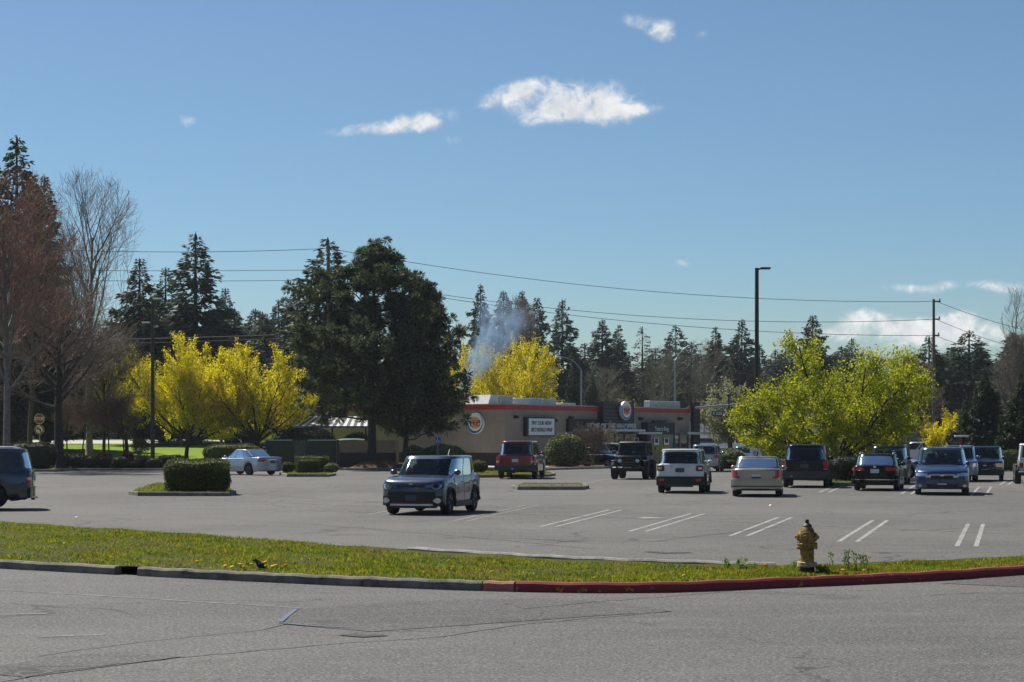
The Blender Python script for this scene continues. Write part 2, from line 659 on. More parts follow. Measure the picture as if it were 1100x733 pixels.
M_WOODPOLE = mat('weathered_pole_wood', (0.13, 0.095, 0.07), .9, var=.3, scale=8)
M_WIRE = mat('wire', (0.02, 0.022, 0.025), .6)


# ------------------------------------------------------------------ vegetation
L_SPRUCE = leaf_mat('spruce_needles', [(0.024, 0.044, 0.026), (0.046, 0.074, 0.042), (0.080, 0.110, 0.062)], .32)
L_FIR = leaf_mat('fir_needles', [(0.028, 0.048, 0.032), (0.056, 0.082, 0.052), (0.095, 0.125, 0.082)], .32)
L_PINE = leaf_mat('pine_needles', [(0.018, 0.033, 0.018), (0.056, 0.082, 0.040), (0.20, 0.235, 0.12)], .36)
L_BROWNFIR = leaf_mat('bare_conifer_twigs', [(0.075, 0.06, 0.045), (0.10, 0.085, 0.065), (0.07, 0.075, 0.05)], .15)
L_CYPRESS = leaf_mat('cypress_leaves', [(0.020, 0.042, 0.018), (0.036, 0.064, 0.028), (0.06, 0.09, 0.04)], .28)
L_YELLOW = leaf_mat('yellow_blossom', [(0.63, 0.50, 0.004), (0.87, 0.755, 0.006), (0.92, 0.85, 0.025)], .58)
L_LIME = leaf_mat('lime_leaves', [(0.24, 0.29, 0.008), (0.44, 0.48, 0.010), (0.60, 0.60, 0.02)], .60)
L_WHITEBLOOM = leaf_mat('cream_blossom', [(0.30, 0.31, 0.16), (0.46, 0.46, 0.30), (0.13, 0.16, 0.06)], .45)
L_PALEYELLOW = leaf_mat('pale_yellow_buds', [(0.26, 0.25, 0.05), (0.34, 0.31, 0.06), (0.2, 0.2, 0.06)], .4)
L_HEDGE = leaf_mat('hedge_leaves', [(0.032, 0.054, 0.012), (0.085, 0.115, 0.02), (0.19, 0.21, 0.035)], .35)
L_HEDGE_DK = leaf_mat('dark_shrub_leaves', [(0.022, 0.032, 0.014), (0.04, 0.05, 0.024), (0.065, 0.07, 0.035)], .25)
L_VARIEG = leaf_mat('variegated_leaves', [(0.05, 0.08, 0.025), (0.16, 0.19, 0.07), (0.40, 0.42, 0.24)], .35)
L_OLIVE = leaf_mat('olive_bush_leaves', [(0.07, 0.065, 0.02), (0.12, 0.105, 0.03), (0.16, 0.14, 0.03)], .4)
L_RED = leaf_mat('red_leaves', [(0.30, 0.020, 0.022), (0.42, 0.035, 0.035), (0.20, 0.02, 0.02)], .35)
L_REDSHRUB = leaf_mat('maroon_leaves', [(0.11, 0.022, 0.028), (0.17, 0.035, 0.04), (0.07, 0.03, 0.025)], .3)
L_REDBUD = leaf_mat('red_buds', [(0.24, 0.10, 0.08), (0.30, 0.13, 0.10), (0.18, 0.10, 0.08)], .4)
L_GRASS = leaf_mat('grass_blades', [(0.07, 0.12, 0.006), (0.19, 0.26, 0.006), (0.36, 0.39, 0.012), (0.40, 0.32, 0.06)], .50, patches=((.30, .20, .05), (.10, .17, .012)))
L_WEED = leaf_mat('weed_leaves', [(0.14, 0.22, 0.02), (0.22, 0.30, 0.03)], .4)
B_BARK = mat('bark', (0.075, 0.055, 0.042), .95, var=.35, scale=6, bump=.5)
B_BARK_DK = mat('dark_bark', (0.040, 0.032, 0.027), .95, var=.35, scale=6, bump=.5)
B_BARK_GREY = mat('grey_bark', (0.17, 0.155, 0.135), .95, var=.3, scale=5, bump=.4)
B_TWIG = mat('bare_twigs', (0.19, 0.15, 0.12), .9, var=.25)
B_TWIG_RED = mat('reddish_twigs', (0.21, 0.125, 0.10), .9, var=.25)
B_TWIG_PALE = mat('pale_twigs', (0.20, 0.175, 0.145), .9, var=.25)


def unit(v):
    return v / (np.linalg.norm(v) + 1e-9)


def conifer_mesh(rng, h, r, nb=420, droop=.25, z0=.06, power=.6, up=.0, fine=1.0, dens=11.0, shag=.35):
    """many small needle sprays along irregular, drooping boughs"""
    K = []
    ph = rng.uniform(0, 6.28, 4)
    for w in range(nb):
        t = z0 + (1 - z0) * ((w + rng.uniform(0, 1)) / nb) ** 1.05
        if t > .992:
            continue
        a = rng.uniform(0, 2 * PI)
        R0 = r * min((1 - t) ** power, (1 - t) * 1.9)
        lump = 1 + .20 * math.sin(a * 2 + ph[0] + 5 * t) + .14 * math.sin(a * 3 + ph[1] - 9 * t) + .10 * math.sin(17 * t + ph[2])
        L = R0 * lump * rng.uniform(.55, 1.12) + .18
        if t < z0 + .10:
            L *= .8
        dr = droop * rng.uniform(.3, 1.6)
        ris = up + rng.uniform(-.05, .22)
        z = h * t
        dirh = np.array([math.cos(a), math.sin(a), 0])
        side = np.array([-math.sin(a), math.cos(a), 0])
        n = max(4, int(dens * (L + .35 * L * L)))
        f = rng.uniform(.10, 1, n) ** .75
        lat = rng.uniform(-1, 1, n) * (.10 + .34 * L * (1.02 - f) * .9)
        P = dirh[None] * (L * f)[:, None] + side[None] * lat[:, None]
        P[:, 2] = z + ris * L * f - dr * L * f * f + .30 * L * np.maximum(f - .7, 0) - rng.uniform(0, shag, n) * (.3 + .35 * np.minimum(L, 3)) + rng.normal(size=n) * .06
        ln = (.30 + .10 * L) * rng.uniform(.7, 1.3, n) * fine
        D = dirh[None] * rng.uniform(.3, 1, n)[:, None] + side[None] * (np.sign(lat) * rng.uniform(.1, .9, n))[:, None]
        D[:, 2] = rng.uniform(-.75, .15, n)
        D /= np.linalg.norm(D, axis=1)[:, None]
        N = np.cross(D, rng.normal(size=(n, 3)) + np.array([0, 0, .9]))
        N /= np.linalg.norm(N, axis=1)[:, None]
        wd = ln * rng.uniform(.16, .30, n)
        m = P + D * (ln * .40)[:, None]
        K.append(np.stack([P, m + N * wd[:, None], P + D * ln[:, None], m - N * wd[:, None]], 1).reshape(-1, 3))
    for k in range(9):
        a = rng.uniform(0, 2 * PI)
        s = np.array([math.cos(a), math.sin(a), 0]) * (.07 + .012 * k)
        top = np.array([0, 0, h - .12 * k])
        K.append(np.stack([top - [0, 0, .7], top - [0, 0, .45] + s * 1.6, top, top - [0, 0, .4] - s]))
    return np.concatenate(K)


def simple_trunk(h, r, mat_, parent, lean=(0, 0), bend=.0, rng=None, k=7):
    m = MB()
    n = 7
    pts = []
    for i in range(n):
        t = i / (n - 1)
        pts.append((lean[0] * t + bend * math.sin(t * 5), lean[1] * t + bend * math.cos(t * 4) - bend, h * t - .15))
    rr = [r * (1.25 if i == 0 else 1) * (1 - .92 * i / (n - 1)) + .012 for i in range(n)]
    m.tube(pts, rr, k)
    return m.build('trunk', mat_, parent, smooth=True)


CONE = []
_rng = np.random.default_rng(11)


def make_conifer_proto(h, r, lm, bark, seed, **kw):
    rng = np.random.default_rng(seed)
    root = thing('conifer', 'conifer', 'tree')
    np_mesh('crown', conifer_mesh(rng, h, r, **kw), 4, lm, root)
    simple_trunk(h * .97, .018 * h, bark, root)
    return root, h


CONE.append(make_conifer_proto(22, 4.6, L_SPRUCE, B_BARK_DK, 1, nb=400, droop=.38, power=.62))
CONE.append(make_conifer_proto(22, 4.0, L_FIR, B_BARK_DK, 2, nb=430, droop=.15, power=.55))
CONE.append(make_conifer_proto(22, 4.9, L_FIR, B_BARK_DK, 3, nb=300, droop=.26, power=.60, dens=10))
CONE.append(make_conifer_proto(22, 3.4, L_SPRUCE, B_BARK_DK, 4, nb=420, droop=.25, power=.55))
CONE.append(make_conifer_proto(22, 4.4, L_BROWNFIR, B_BARK, 5, nb=250, droop=.18, power=.75, fine=.7, dens=8))
CONE.append(make_conifer_proto(22, 5.6, L_CYPRESS, B_BARK_DK, 6, nb=900, droop=-.1, power=.95, z0=.0, up=.5, shag=.2, dens=7))
CONE_FIRST = [True] * len(CONE)


def conifer(kind, px, d, ytop, label, wpx=None, group=None, z=None, name='conifer'):
    """tip at pixel row ytop when seen from the camera, standing at distance d"""
    src, h = CONE[kind]
    if CONE_FIRST[kind]:
        o = src
        CONE_FIRST[kind] = False
    else:
        o = copy_tree(src)
    p = at(px, d)
    base = gz(p.x, p.y) if z is None else z
    H = zy(ytop, d) - base
    s = H / h
    sx = s
    if wpx:
        r0 = {0: 4.6, 1: 4.0, 2: 4.9, 3: 3.4, 4: 4.4, 5: 5.6}[kind]
        sx = (1.0 if kind == 5 else 1.45) * wpx * d / FPX / 2 / r0
    o.name = name
    o.location = (p.x, p.y, base)
    o.scale = (sx, sx, s)
    o.rotation_euler = (0, 0, _rng.uniform(0, 6.28))
    if 'group' in o:
        del o['group']
    tag(o, label, 'conifer' if kind != 4 else 'tree', group)
    return o


# -- branching trees
def rot_about(v, axis, ang):
    axis = unit(axis)
    return v * math.cos(ang) + np.cross(axis, v) * math.sin(ang) + axis * np.dot(axis, v) * (1 - math.cos(ang))


def skeleton(rng, levels, p0, d0, env=None):
    """levels: dicts n, L, ang(lo,hi), t0, seg, wob, up, r"""
    out = []

    def grow(p, d, L, r, lv):
        sp = levels[lv]
        n = sp['seg']
        pts = [p]
        dd = d
        for i in range(n):
            dd = unit(dd + np.array([0, 0, sp['up'] / n]) + rng.normal(size=3) * sp['wob'])
            pts.append(pts[-1] + dd * L / n)
        pts = np.array(pts)
        if env is not None and 0 < lv < 4 and not (sp.get('free')):
            for k in range(6):
                if env(pts[-1]):
                    break
                pts = pts[0] + (pts - pts[0]) * .78
                L *= .78
        out.append((pts, r, r * sp.get('taper', .35), lv))
        if lv + 1 >= len(levels):
            return
        c = levels[lv + 1]
        cnt = c['n']
        az0 = rng.uniform(0, 2 * PI)
        for j in range(cnt):
            t = c['t0'] + (1 - c['t0']) * (j + rng.uniform(.1, .9)) / cnt
            x = t * n
            i = min(int(x), n - 1)
            q = pts[i] + (pts[i + 1] - pts[i]) * (x - i)
            bd = unit(pts[i + 1] - pts[i])
            perp = unit(np.cross(bd, rng.normal(size=3)))
            if lv == 0:
                a = az0 + j * 2.4 + rng.uniform(-.3, .3)
                perp = np.array([math.cos(a), math.sin(a), 0])
                perp = unit(np.cross(bd, np.cross(perp, bd)))
            ang = R(rng.uniform(*c['ang']))
            nd = unit(bd * math.cos(ang) + perp * math.sin(ang))
            if c.get('flat') and lv > 0:
                nd = unit(nd * np.array([1, 1, c['flat']]))
            LL = c['L'] * rng.uniform(.7, 1.2) * (1 - c.get('dec', .35) * t)
            if lv > 0:
                LL = min(LL, L * 1.1)
            rr = min(c['r'], (r + (r * sp.get('taper', .35) - r) * t) * .8)
            grow(q, nd, LL, rr, lv + 1)
    grow(np.array(p0, float), unit(np.array(d0, float)), levels[0]['L'], levels[0]['r'], 0)
    return out


def branch_mesh(sk, name, mat_, parent, lv0, lv1, minr=.006):
    m = MB()
    for pts, r0, r1, lv in sk:
        if lv0 <= lv <= lv1:
            k = 8 if lv == 0 else (5 if lv == 1 else 3)
            rr = np.maximum(np.linspace(r0, r1, len(pts)), minr)
            if lv == 0:
                rr[0] *= 1.3
            m.tube(pts, rr, k, cap=lv == 0)
    return m.build(name, mat_, parent, smooth='full')


def along(rng, sk, lvs, per_m, jit, bunch=1, tmin=0.0):
    C = []
    for pts, r0, r1, lv in sk:
        if lv not in lvs:
            continue
        L = np.linalg.norm(pts[-1] - pts[0])
        k = max(1, int(L * per_m))
        t = rng.uniform(tmin, 1, k) * (len(pts) - 1)
        i = np.minimum(t.astype(int), len(pts) - 2)
        q = pts[i] + (pts[i + 1] - pts[i]) * (t - i)[:, None]
        for b in range(bunch):
            C.append(q + rng.normal(size=q.shape) * jit)
    return np.concatenate(C)


def ellip(c, s, p=2.0):
    c, s = np.array(c, float), np.array(s, float)
    return lambda q: (np.abs((q - c) / s) ** p).sum() < 1


def leafy_tree(name, label, cat, loc, seed, levels, env, leafm, bark, lsize, per_m, jit, bunch, lvs=(2, 3), lean=(0, 0, 1), rz=0,
               aspect=.65, group=None, tmin=0.0, twig=None):
    rng = np.random.default_rng(seed)
    root = thing(name, label, cat, loc, rz, group)
    sk = skeleton(rng, levels, (0, 0, -.1), lean, env)
    mx = max(s[3] for s in sk)
    branch_mesh(sk, 'trunk', bark, root, 0, 1)
    branch_mesh(sk, 'branches', twig or bark, root, 2, mx, minr=.008)
    if leafm:
        C = along(rng, sk, lvs, per_m, jit, bunch, tmin)
        np_mesh('crown', leaf_quads(rng, C, lsize, aspect), 4, leafm, root)
    return root


def pine_tree(label, loc, seed, h, prof, ncl, trunk_r, lean=(0, 0), z_low=.25, cl=.46, npc=64):
    """irregular pine: limbs carry round needle tufts. prof(t)-> crown radius"""
    rng = np.random.default_rng(seed)
    root = thing('pine_tree', label, 'pine tree', loc)
    m = MB()
    n = 10
    tp = np.array([(lean[0] * (i / n) + .12 * math.sin(i * 1.3), lean[1] * i / n + .1 * math.cos(i * 1.7), h * .96 * i / n - .2) for i in range(n + 1)])
    rr = trunk_r * (1 - .88 * np.linspace(0, 1, n + 1)); rr[0] *= 1.25
    m.tube(tp, rr, 9)
    tufts = []
    nl = 62
    for i in range(nl):
        t = z_low + (1 - z_low) * ((i + rng.uniform(0, 1)) / nl) ** .9
        x = min(t * n, n - .01)
        b = tp[int(x)] + (tp[int(x) + 1] - tp[int(x)]) * (x - int(x))
        a = i * 2.4 + rng.uniform(-.5, .5)
        L = prof(t) * rng.choice([rng.uniform(.45, .75), rng.uniform(.75, 1.0), rng.uniform(1.0, 1.22)]) * (1 + .20 * math.sin(3 * a + 9 * t + seed))
        rise = rng.uniform(-.12, .30) + .5 * max(0, t - .8)
        pts = [b]
        for k in range(5):
            f = (k + 1) / 5
            pts.append(b + np.array([math.cos(a) * L * f, math.sin(a) * L * f, rise * L * f + .16 * L * f * f]) + rng.normal(size=3) * .10)
        m.tube(pts, [trunk_r * .30 * (1 - .6 * t), .03], 5, cap=False)
        pts = np.array(pts)
        k = max(5, int(ncl / nl * (.5 + L / 4)))
        for j in range(k):
            f = rng.uniform(.32, 1.0) ** .8 * 5
            q = pts[min(int(f), 4)] + (pts[min(int(f), 4) + 1] - pts[min(int(f), 4)]) * (f - min(int(f), 4))
            off = rng.normal(size=3) * np.array([.50, .50, .26]) * (.30 + .17 * L)
            off[2] += .25
            tufts.append(q + off)
    for j in range(16):
        tufts.append(tp[-1] + rng.normal(size=3) * np.array([.5, .5, .45]) + np.array([0, 0, .1]))
    m.build('trunk', B_BARK_DK, root, smooth='full')
    T = np.array(tufts)
    nt = len(T)
    D = rng.normal(size=(nt, npc, 3)); D[:, :, 2] += .35
    D /= np.linalg.norm(D, axis=2)[..., None]
    ln = (cl * rng.uniform(.7, 1.25, (nt, 1))) * rng.uniform(.7, 1.1, (nt, npc))
    sd_ = np.cross(D, rng.normal(size=(nt, npc, 3)))
    sd_ /= np.linalg.norm(sd_, axis=2)[..., None]
    P = T[:, None] + D * .05
    w = .036
    q = np.stack([P, P + D * (ln * .6)[..., None] + sd_ * w, P + D * ln[..., None], P + D * (ln * .6)[..., None] - sd_ * w], 2)
    np_mesh('crown', q.reshape(-1, 3), 4, L_PINE, root)
    return root


def clipped_hedge(name, label, loc, size, rz, lm, seed, n=6000, ls=.07, rnd=4.0, cat='hedge', group=None):
    """trimmed hedge: leaves on and just under the faces of a slightly uneven block"""
    rng = np.random.default_rng(seed)
    root = MB()
    sx, sy, sz = size
    A = np.array([sx / 2, sy / 2, sz / 2])
    # superellipsoid shell
    v = rng.normal(size=(n, 3))
    areas = np.array([sy * sz, sx * sz, sx * sy]) ** .5
    v /= areas
    p = (np.abs(v) ** rnd).sum(1) ** (-1 / rnd)
    P = v * p[:, None]
    lump = .04 * np.sin(P[:, 0] * 7 + seed) * np.sin(P[:, 2] * 5) + rng.normal(size=n) * .025 - np.abs(rng.normal(size=n)) * .05
    C = P * A * (1 + lump[:, None])
    C[:, 2] += sz / 2
    C = C[C[:, 2] > .04]
    core = conv_core(A * .90, rnd, sz)
    root.add(*core)
    q = leaf_quads(rng, C, ls, .7)
    root.add(q, [(4 * i, 4 * i + 1, 4 * i + 2, 4 * i + 3) for i in range(len(q) // 4)])
    o = root.build(name, lm)
    o.location = loc
    o.rotation_euler = (0, 0, rz)
    tag(o, label, cat, group)
    return o


def conv_core(A, rnd, sz):
    nu, nv = 14, 24
    V, F = [], []
    for i in range(nu + 1):
        th = PI * i / nu
        for j in range(nv):
            ph = 2 * PI * j / nv
            d = np.array([math.sin(th) * math.cos(ph), math.sin(th) * math.sin(ph), -math.cos(th)])
            p = (np.abs(d) ** rnd).sum() ** (-1 / rnd)
            q = d * p * A
            V.append((q[0], q[1], max(q[2] + sz / 2, .0)))
    for i in range(nu):
        for j in range(nv):
            j2 = (j + 1) % nv
            F.append((i * nv + j, i * nv + j2, i * nv + nv + j2, i * nv + nv + j))
    return V, F


def round_shrub(name, label, loc, r, h, lm, seed, n=3500, ls=.1, group=None, cat='shrub', rnd=2.0):
    return clipped_hedge(name, label, loc, (2 * r, 2 * r, h), seed * .7, lm, seed, n, ls, rnd, cat, group)


# ------------------------------------------------------------------ vehicles (local axes: +Y is forward, +X its right side)
def paint(name, col, metal=.55, rough=.27):
    dk = max(col) < .03
    return mat('paint_' + name, col, .25 if dk else rough, metal, .25 if dk else 1.0, var=.05, scale=2, spec=.2 if dk else .5)


def curve(pts, x):
    xs = [p[0] for p in pts]
    ys = [p[1] for p in pts]
    return float(np.interp(x, xs, ys))


class CarShape:
    def __init__(s, **k):
        s.__dict__.update(k)
        s.h = s.L / 2
        s.yf = s.h - s.fo                 # front axle
        s.yr = s.yf - s.wb                # rear axle
        s.cap_f, s.cap_r = k.get('cap_f', .42), k.get('cap_r', .30)

    def Y(s, f):
        return s.h - f * s.L

    def hw(s, y):
        """half width in plan"""
        m = 2.6
        for c, e in ((s.cap_f, s.h - y), (s.cap_r, s.h + y)):
            if e < c:
                q = max(0.0, (c - e) / c)
                return s.W / 2 * max(0.0, 1 - q ** m) ** (1 / m)
        return s.W / 2 * (1 - .025 * (y / s.h) ** 2)

    def yend(s, x, front=True):
        m = 2.6
        c = s.cap_f if front else s.cap_r
        q = min(.995, abs(x) / (s.W / 2))
        y = s.h - c + c * (1 - q ** m) ** (1 / m)
        return y if front else -y

    def top(s, y):
        return curve(s.topline, (s.h - y) / s.L)

    def bottom(s, y):
        z = s.gc
        e = min(s.h - y, s.h + y)
        if e < .5:
            z += .10 * (1 - e / .5)
        for a in (s.yf, s.yr):
            R0 = s.r + .065
            d = abs(y - a)
            if d < R0:
                z = max(z, s.r + math.sqrt(R0 * R0 - d * d) - .02)
        return z

    PROF = [(0.0, .93), (.07, .985), (.42, 1.0), (.80, .985), (.95, .955), (1.0, .90)]

    def side(s, y, f, off=0.0, sg=1):
        zb, zt = s.bottom(y), s.top(y)
        k = float(np.interp(f, [p[0] for p in s.PROF], [p[1] for p in s.PROF]))
        return (sg * (s.hw(y) * k + off), y, zb + (zt - zb) * f)

    # cabin: superellipse rings
    def cab(s, v):
        z = s.zb + (s.H - .05 - s.zb) * v
        yF = s.Y(s.cowl) + (s.Y(s.wtop) - s.Y(s.cowl)) * (v ** 1.06)
        yR = s.Y(s.rbot) + (s.Y(s.rtop) - s.Y(s.rbot)) * (v ** s.__dict__.get('rpow', 1.1))
        b = s.W / 2 * (.935 - s.tumble * v ** 1.15)
        return z, (yF + yR) / 2, (yF - yR) / 2, b

    NEX = 4.8

    def cside(s, y, v, off=0.0, sg=1):
        z, yc, a, b = s.cab(v)
        q = min(.985, abs((y - yc) / a))
        return (sg * (b * (1 - q ** s.NEX) ** (1 / s.NEX) + off), y, z)

    def cend(s, t, v, off=0.0, front=True):
        z, yc, a, b = s.cab(v)
        y = a * (1 - min(.99, abs(t)) ** s.NEX) ** (1 / s.NEX) + off
        return (t * b, yc + (y if front else -y), z + off * .4)


def patch(fn, u, v, nu, nv, thick=.012, oval=False, rnd=0.0, rim=True):
    """fn(u, v, off) -> point; a slightly raised panel with a rim"""
    P = np.zeros((nu + 1, nv + 1, 3))
    P0 = np.zeros((nu + 1, nv + 1, 3))
    for i in range(nu + 1):
        for j in range(nv + 1):
            a, b = 2 * i / nu - 1, 2 * j / nv - 1
            if oval:
                a, b = a * math.sqrt(1 - b * b / 2), b * math.sqrt(1 - a * a / 2)
            elif rnd:
                a, b = a * (1 + rnd * (math.sqrt(1 - b * b / 2) - 1)), b * (1 + rnd * (math.sqrt(1 - a * a / 2) - 1))
            uu = u[0] + (u[1] - u[0]) * (a + 1) / 2
            vv = v[0] + (v[1] - v[0]) * (b + 1) / 2
            P[i, j] = fn(uu, vv, thick)
            P0[i, j] = fn(uu, vv, -.01)
    m = MB()
    m.grid(P)
    if not rim:
        return m
    ring = [(i, 0) for i in range(nu)] + [(nu, j) for j in range(nv)] + [(i, nv) for i in range(nu, 0, -1)] + [(0, j) for j in range(nv, 0, -1)]
    A = np.array([P[i, j] for i, j in ring]); B = np.array([P0[i, j] for i, j in ring])
    k = len(ring)
    m.add(np.concatenate([A, B]), [(i, k + i, k + (i + 1) % k, (i + 1) % k) for i in range(k)])
    return m


def wheel(parent, x, y, r, w, rim_m, spokes=7, hub=False):
    sg = 1 if x > 0 else -1
    m = MB()
    prof = [(r * .62, -w / 2), (r * .93, -w / 2), (r * .985, -w / 2 + .03), (r, -w / 4), (r, w / 4), (r * .985, w / 2 - .03), (r * .93, w / 2), (r * .66, w / 2), (r * .62, w / 2 - .03)]
    m.lathe(prof, (0, 0, 0), 'x', 24)
    t = m.build('wheel', M_TYRE, parent, smooth=True, fixn=True)
    t.location = (x, y, r)
    q = MB()
    e = sg * (w / 2 - .012)
    q.lathe([(r * .67, e - sg * .03), (r * .68, e + sg * .006), (r * .60, e + sg * .004), (r * .56, e - sg * .035), (.01, e - sg * .04)], (0, 0, 0), 'x', 24)
    for k in range(spokes):
        a = 2 * PI * k / spokes
        for da in ((-.12, .12) if spokes < 8 else (0,)):
            c, s_ = math.cos(a), math.sin(a)
            c2, s2 = math.cos(a + da), math.sin(a + da)
            q.tube([(e - sg * .005, c * .05, s_ * .05), (e, c2 * r * .60, s2 * r * .60)], r * .055, 4)
    q.lathe([(.001, e), (r * .17, e + sg * .012), (r * .2, e - sg * .01)], (0, 0, 0), 'x', 12)
    q.build('rim', rim_m, t, smooth=True, fixn=True)
    # dark disc behind the spokes
    return t


def build_car(label, cat, px, d, rot, S_, body_m, group='cars parked in the lot', rim=None, glass=None, name='parked_car', front=None, rear=None,
              windows=None, rails=False, cladding=None, mirror_m=None, spoiler=False, zoff=None, doors=2, antenna=False, detail=2):
    s = S_
    p = at(px, d)
    z0 = gz(p.x, p.y) if zoff is None else zoff
    root = thing(name, label, cat, (p.x, p.y, z0 + .006), R(rot), group)
    rim = rim or M_RIM
    glass = glass or M_GLASS
    # ---- lower body
    ys = sorted(set([round(v, 4) for v in list(np.linspace(-s.h + s.cap_r, s.h - s.cap_f, 44))
                     + [s.h - s.cap_f * q for q in (.75, .5, .3, .17, .08, .03, .008)]
                     + [-s.h + s.cap_r * q for q in (.75, .5, .3, .17, .08, .03, .008)]
                     + [a + e for a in (s.yf, s.yr) for e in np.linspace(-(s.r + .064), s.r + .064, 15)]]))
    rows = []
    for y in ys:
        e = min((s.h - y) / .07, (s.h + y) / .07, 1.0)
        sq = .045 * (1 - max(e, 0)) ** 2
        half = []
        zb, zt = s.bottom(y), s.top(y)
        for f, k in s.PROF:
            z = zb + (zt - zb) * f
            z = z + sq * (1 - 2 * f)
            half.append((s.hw(y) * k, y, z))
        w = s.hw(y)
        cr = s.__dict__.get('crown', .035)
        half.append((w * .70, y, zt + cr * .6 - sq))
        half.append((w * .35, y, zt + cr * .93 - sq))
        half.append((0, y, zt + cr - sq))
        rows.append([(-a, b, c) for a, b, c in half] + [half[i] for i in range(len(half) - 2, -1, -1)])
    m = MB()
    P = np.array(rows)
    m.grid(P)
    n1 = P.shape[1]
    m.add(P[0], [tuple(range(n1))]); m.add(P[-1], [tuple(range(n1 - 1, -1, -1))])
    m.build('body', body_m, root, smooth=True, fixn=True)
    # ---- underbody, dark wheel wells
    u = MB()
    yl = [(-s.h + .22, s.yr - s.r - .05), (s.yr - s.r - .05, s.yr + s.r + .05), (s.yr + s.r + .05, s.yf - s.r - .05), (s.yf - s.r - .05, s.yf + s.r + .05), (s.yf + s.r + .05, s.h - .25)]
    for i, (a, b) in enumerate(yl):
        if b - a < .03:
            continue
        wd = s.W - .12 if i in (0, 2, 4) else s.W - .56
        if i in (0, 4):
            wd = s.W - .30
        zt = min(s.top((a + b) / 2) - .12, s.gc + .42)
        u.box((0, (a + b) / 2, (s.gc + .03 + zt) / 2), (wd, b - a, zt - s.gc - .03))
    for a in (s.yf, s.yr):
        u.box((0, a, s.r), (s.W - .5, .12, .12))
        u.box((0, a, s.r * 2 + .06), (s.W - .16, s.r * 1.8, .03))
    u.build('underbody', M_BLACK, root)
    # ---- cabin shell with window openings, seats, glass
    c = MB()
    lev = [0, .05, .1, .15, .2, .27, .34, .41, .48, .55, .62, .69, .76, .82, .87, .91, .95, 1.0]
    N = 144
    rings = []
    for v in lev:
        z, yc, a, b = s.cab(v)
        ring = []
        for k in range(N):
            t = 2 * PI * (k + .5) / N
            ct, st = math.cos(t), math.sin(t)
            rr = (abs(ct) ** s.NEX + abs(st) ** s.NEX) ** (-1 / s.NEX)
            ring.append((b * rr * ct, yc + a * rr * st, z))
        rings.append(ring)
    top = np.array(rings[-1]); cen = top.mean(0)
    for sc, dz in ((.985, .022), (.95, .037), (.86, .046), (.6, .052), (.25, .055)):
        q = cen + (top - cen) * np.array([sc, 1 - (1 - sc) * .8, 1])
        q[:, 2] = s.H - .05 + dz
        rings.append(q.tolist())
    RP = np.array(rings)
    rv = s.__dict__.get('rglass', (.14, .92, .86))
    za, yca, aa, ba = s.cab(.1); zt_, yct, at_, bt = s.cab(.9)
    F0, F1 = yca + aa * .90, yct + at_ * .90
    B0, B1 = yca - aa * .90, yct - at_ * .90
    wins = windows or [(0.0, .36), (.39, .70), (.74, .98)]

    def is_open(p):
        v = (p[2] - s.zb) / (s.H - .05 - s.zb)
        if not 0 < v < 1:
            return False
        z, yc, a, b = s.cab(v)
        t = p[0] / b
        ok = lambda e, f: abs(e) < .93 and abs(f) < .93 and e ** 4 + f ** 4 < 1.1
        if abs(t) < .905 and p[1] > yc and abs((p[1] - yc) / a) > .6:
            return ok(t / .91, 2 * (v - .06) / .89 - 1)
        if abs(t) < .905 and p[1] < yc and abs((p[1] - yc) / a) > .6:
            return ok(t / rv[2], 2 * (v - rv[0]) / (rv[1] - rv[0]) - 1)
        vv = (v - .10) / .80
        yA, yB = F0 * (1 - vv) + F1 * vv, B0 * (1 - vv) + B1 * vv
        uu = (p[1] - yA) / (yB - yA)
        return any(ok(2 * (uu - wa) / (wb_ - wa) - 1, 2 * (vv + .03) / 1.07 - 1) for wa, wb_ in wins)

    nv_ = len(rings)
    fc = []
    for i in range(nv_ - 1):
        for k in range(N):
            k2 = (k + 1) % N
            if i < len(lev) - 1 and is_open((RP[i, k] + RP[i, k2] + RP[i + 1, k] + RP[i + 1, k2]) / 4):
                continue
            fc.append((i * N + k, i * N + k2, (i + 1) * N + k2, (i + 1) * N + k))
    c.add(RP.reshape(-1, 3), fc)
    c.add(RP[-1], [tuple(range(N))])
    c.build('cabin', body_m, root, smooth=True, fixn=True)
    it = MB()
    fz_ = max(s.top(s.Y(f)) for f in (.35, .6, .85)) + s.__dict__.get('crown', .035) + .012
    base = [(p[0] * .955, cen[1] * .05 + p[1] * .95) for p in rings[1]]
    it.prism(base, s.zb - .12, fz_)
    it.build('interior', M_INTERIOR, root)
    y1 = s.Y(s.cowl) - 1.25
    for row in range(2):
        for xx in ((-.38, .38) if row == 0 else (-.42, 0, .42)):
            yy = y1 - row * .88
            if yy < s.Y(s.rtop) + .1:
                continue
            q = MB()
            q.box((xx, yy, fz_ + .06), (.46 if row == 0 else .40, .13, .30), bev=.05)
            q.box((xx, yy - .02, fz_ + .27), (.25, .09, .17), bev=.04)
            q.build('seat', M_SEAT, root, smooth=True)
    q = MB()
    q.tube([(-.38 + .18 * math.cos(t), s.Y(s.cowl) - .62 + .07 * math.sin(t), fz_ + .03 + .16 * math.sin(t)) for t in np.linspace(0, 2 * PI, 17)], .018, 5)
    q.build('steering_wheel', M_BLACK, root)
    f0 = lambda t, v, o: s.cend(t, v, o, True)
    r0 = lambda t, v, o: s.cend(t, v, o, False)

    def pane(P, name, m_):
        # a single sheet of glass
        return P.build(name, m_, root, smooth='full')
    pane(patch(f0, (-.91, .91), (.06, .95), 16, 8, .008, rnd=.15, rim=False), 'windshield', M_GLASS_CLEAR)
    pane(patch(r0, (-rv[2], rv[2]), (rv[0], rv[1]), 14, 8, .008, rnd=.32, rim=False), 'rear_window', glass)
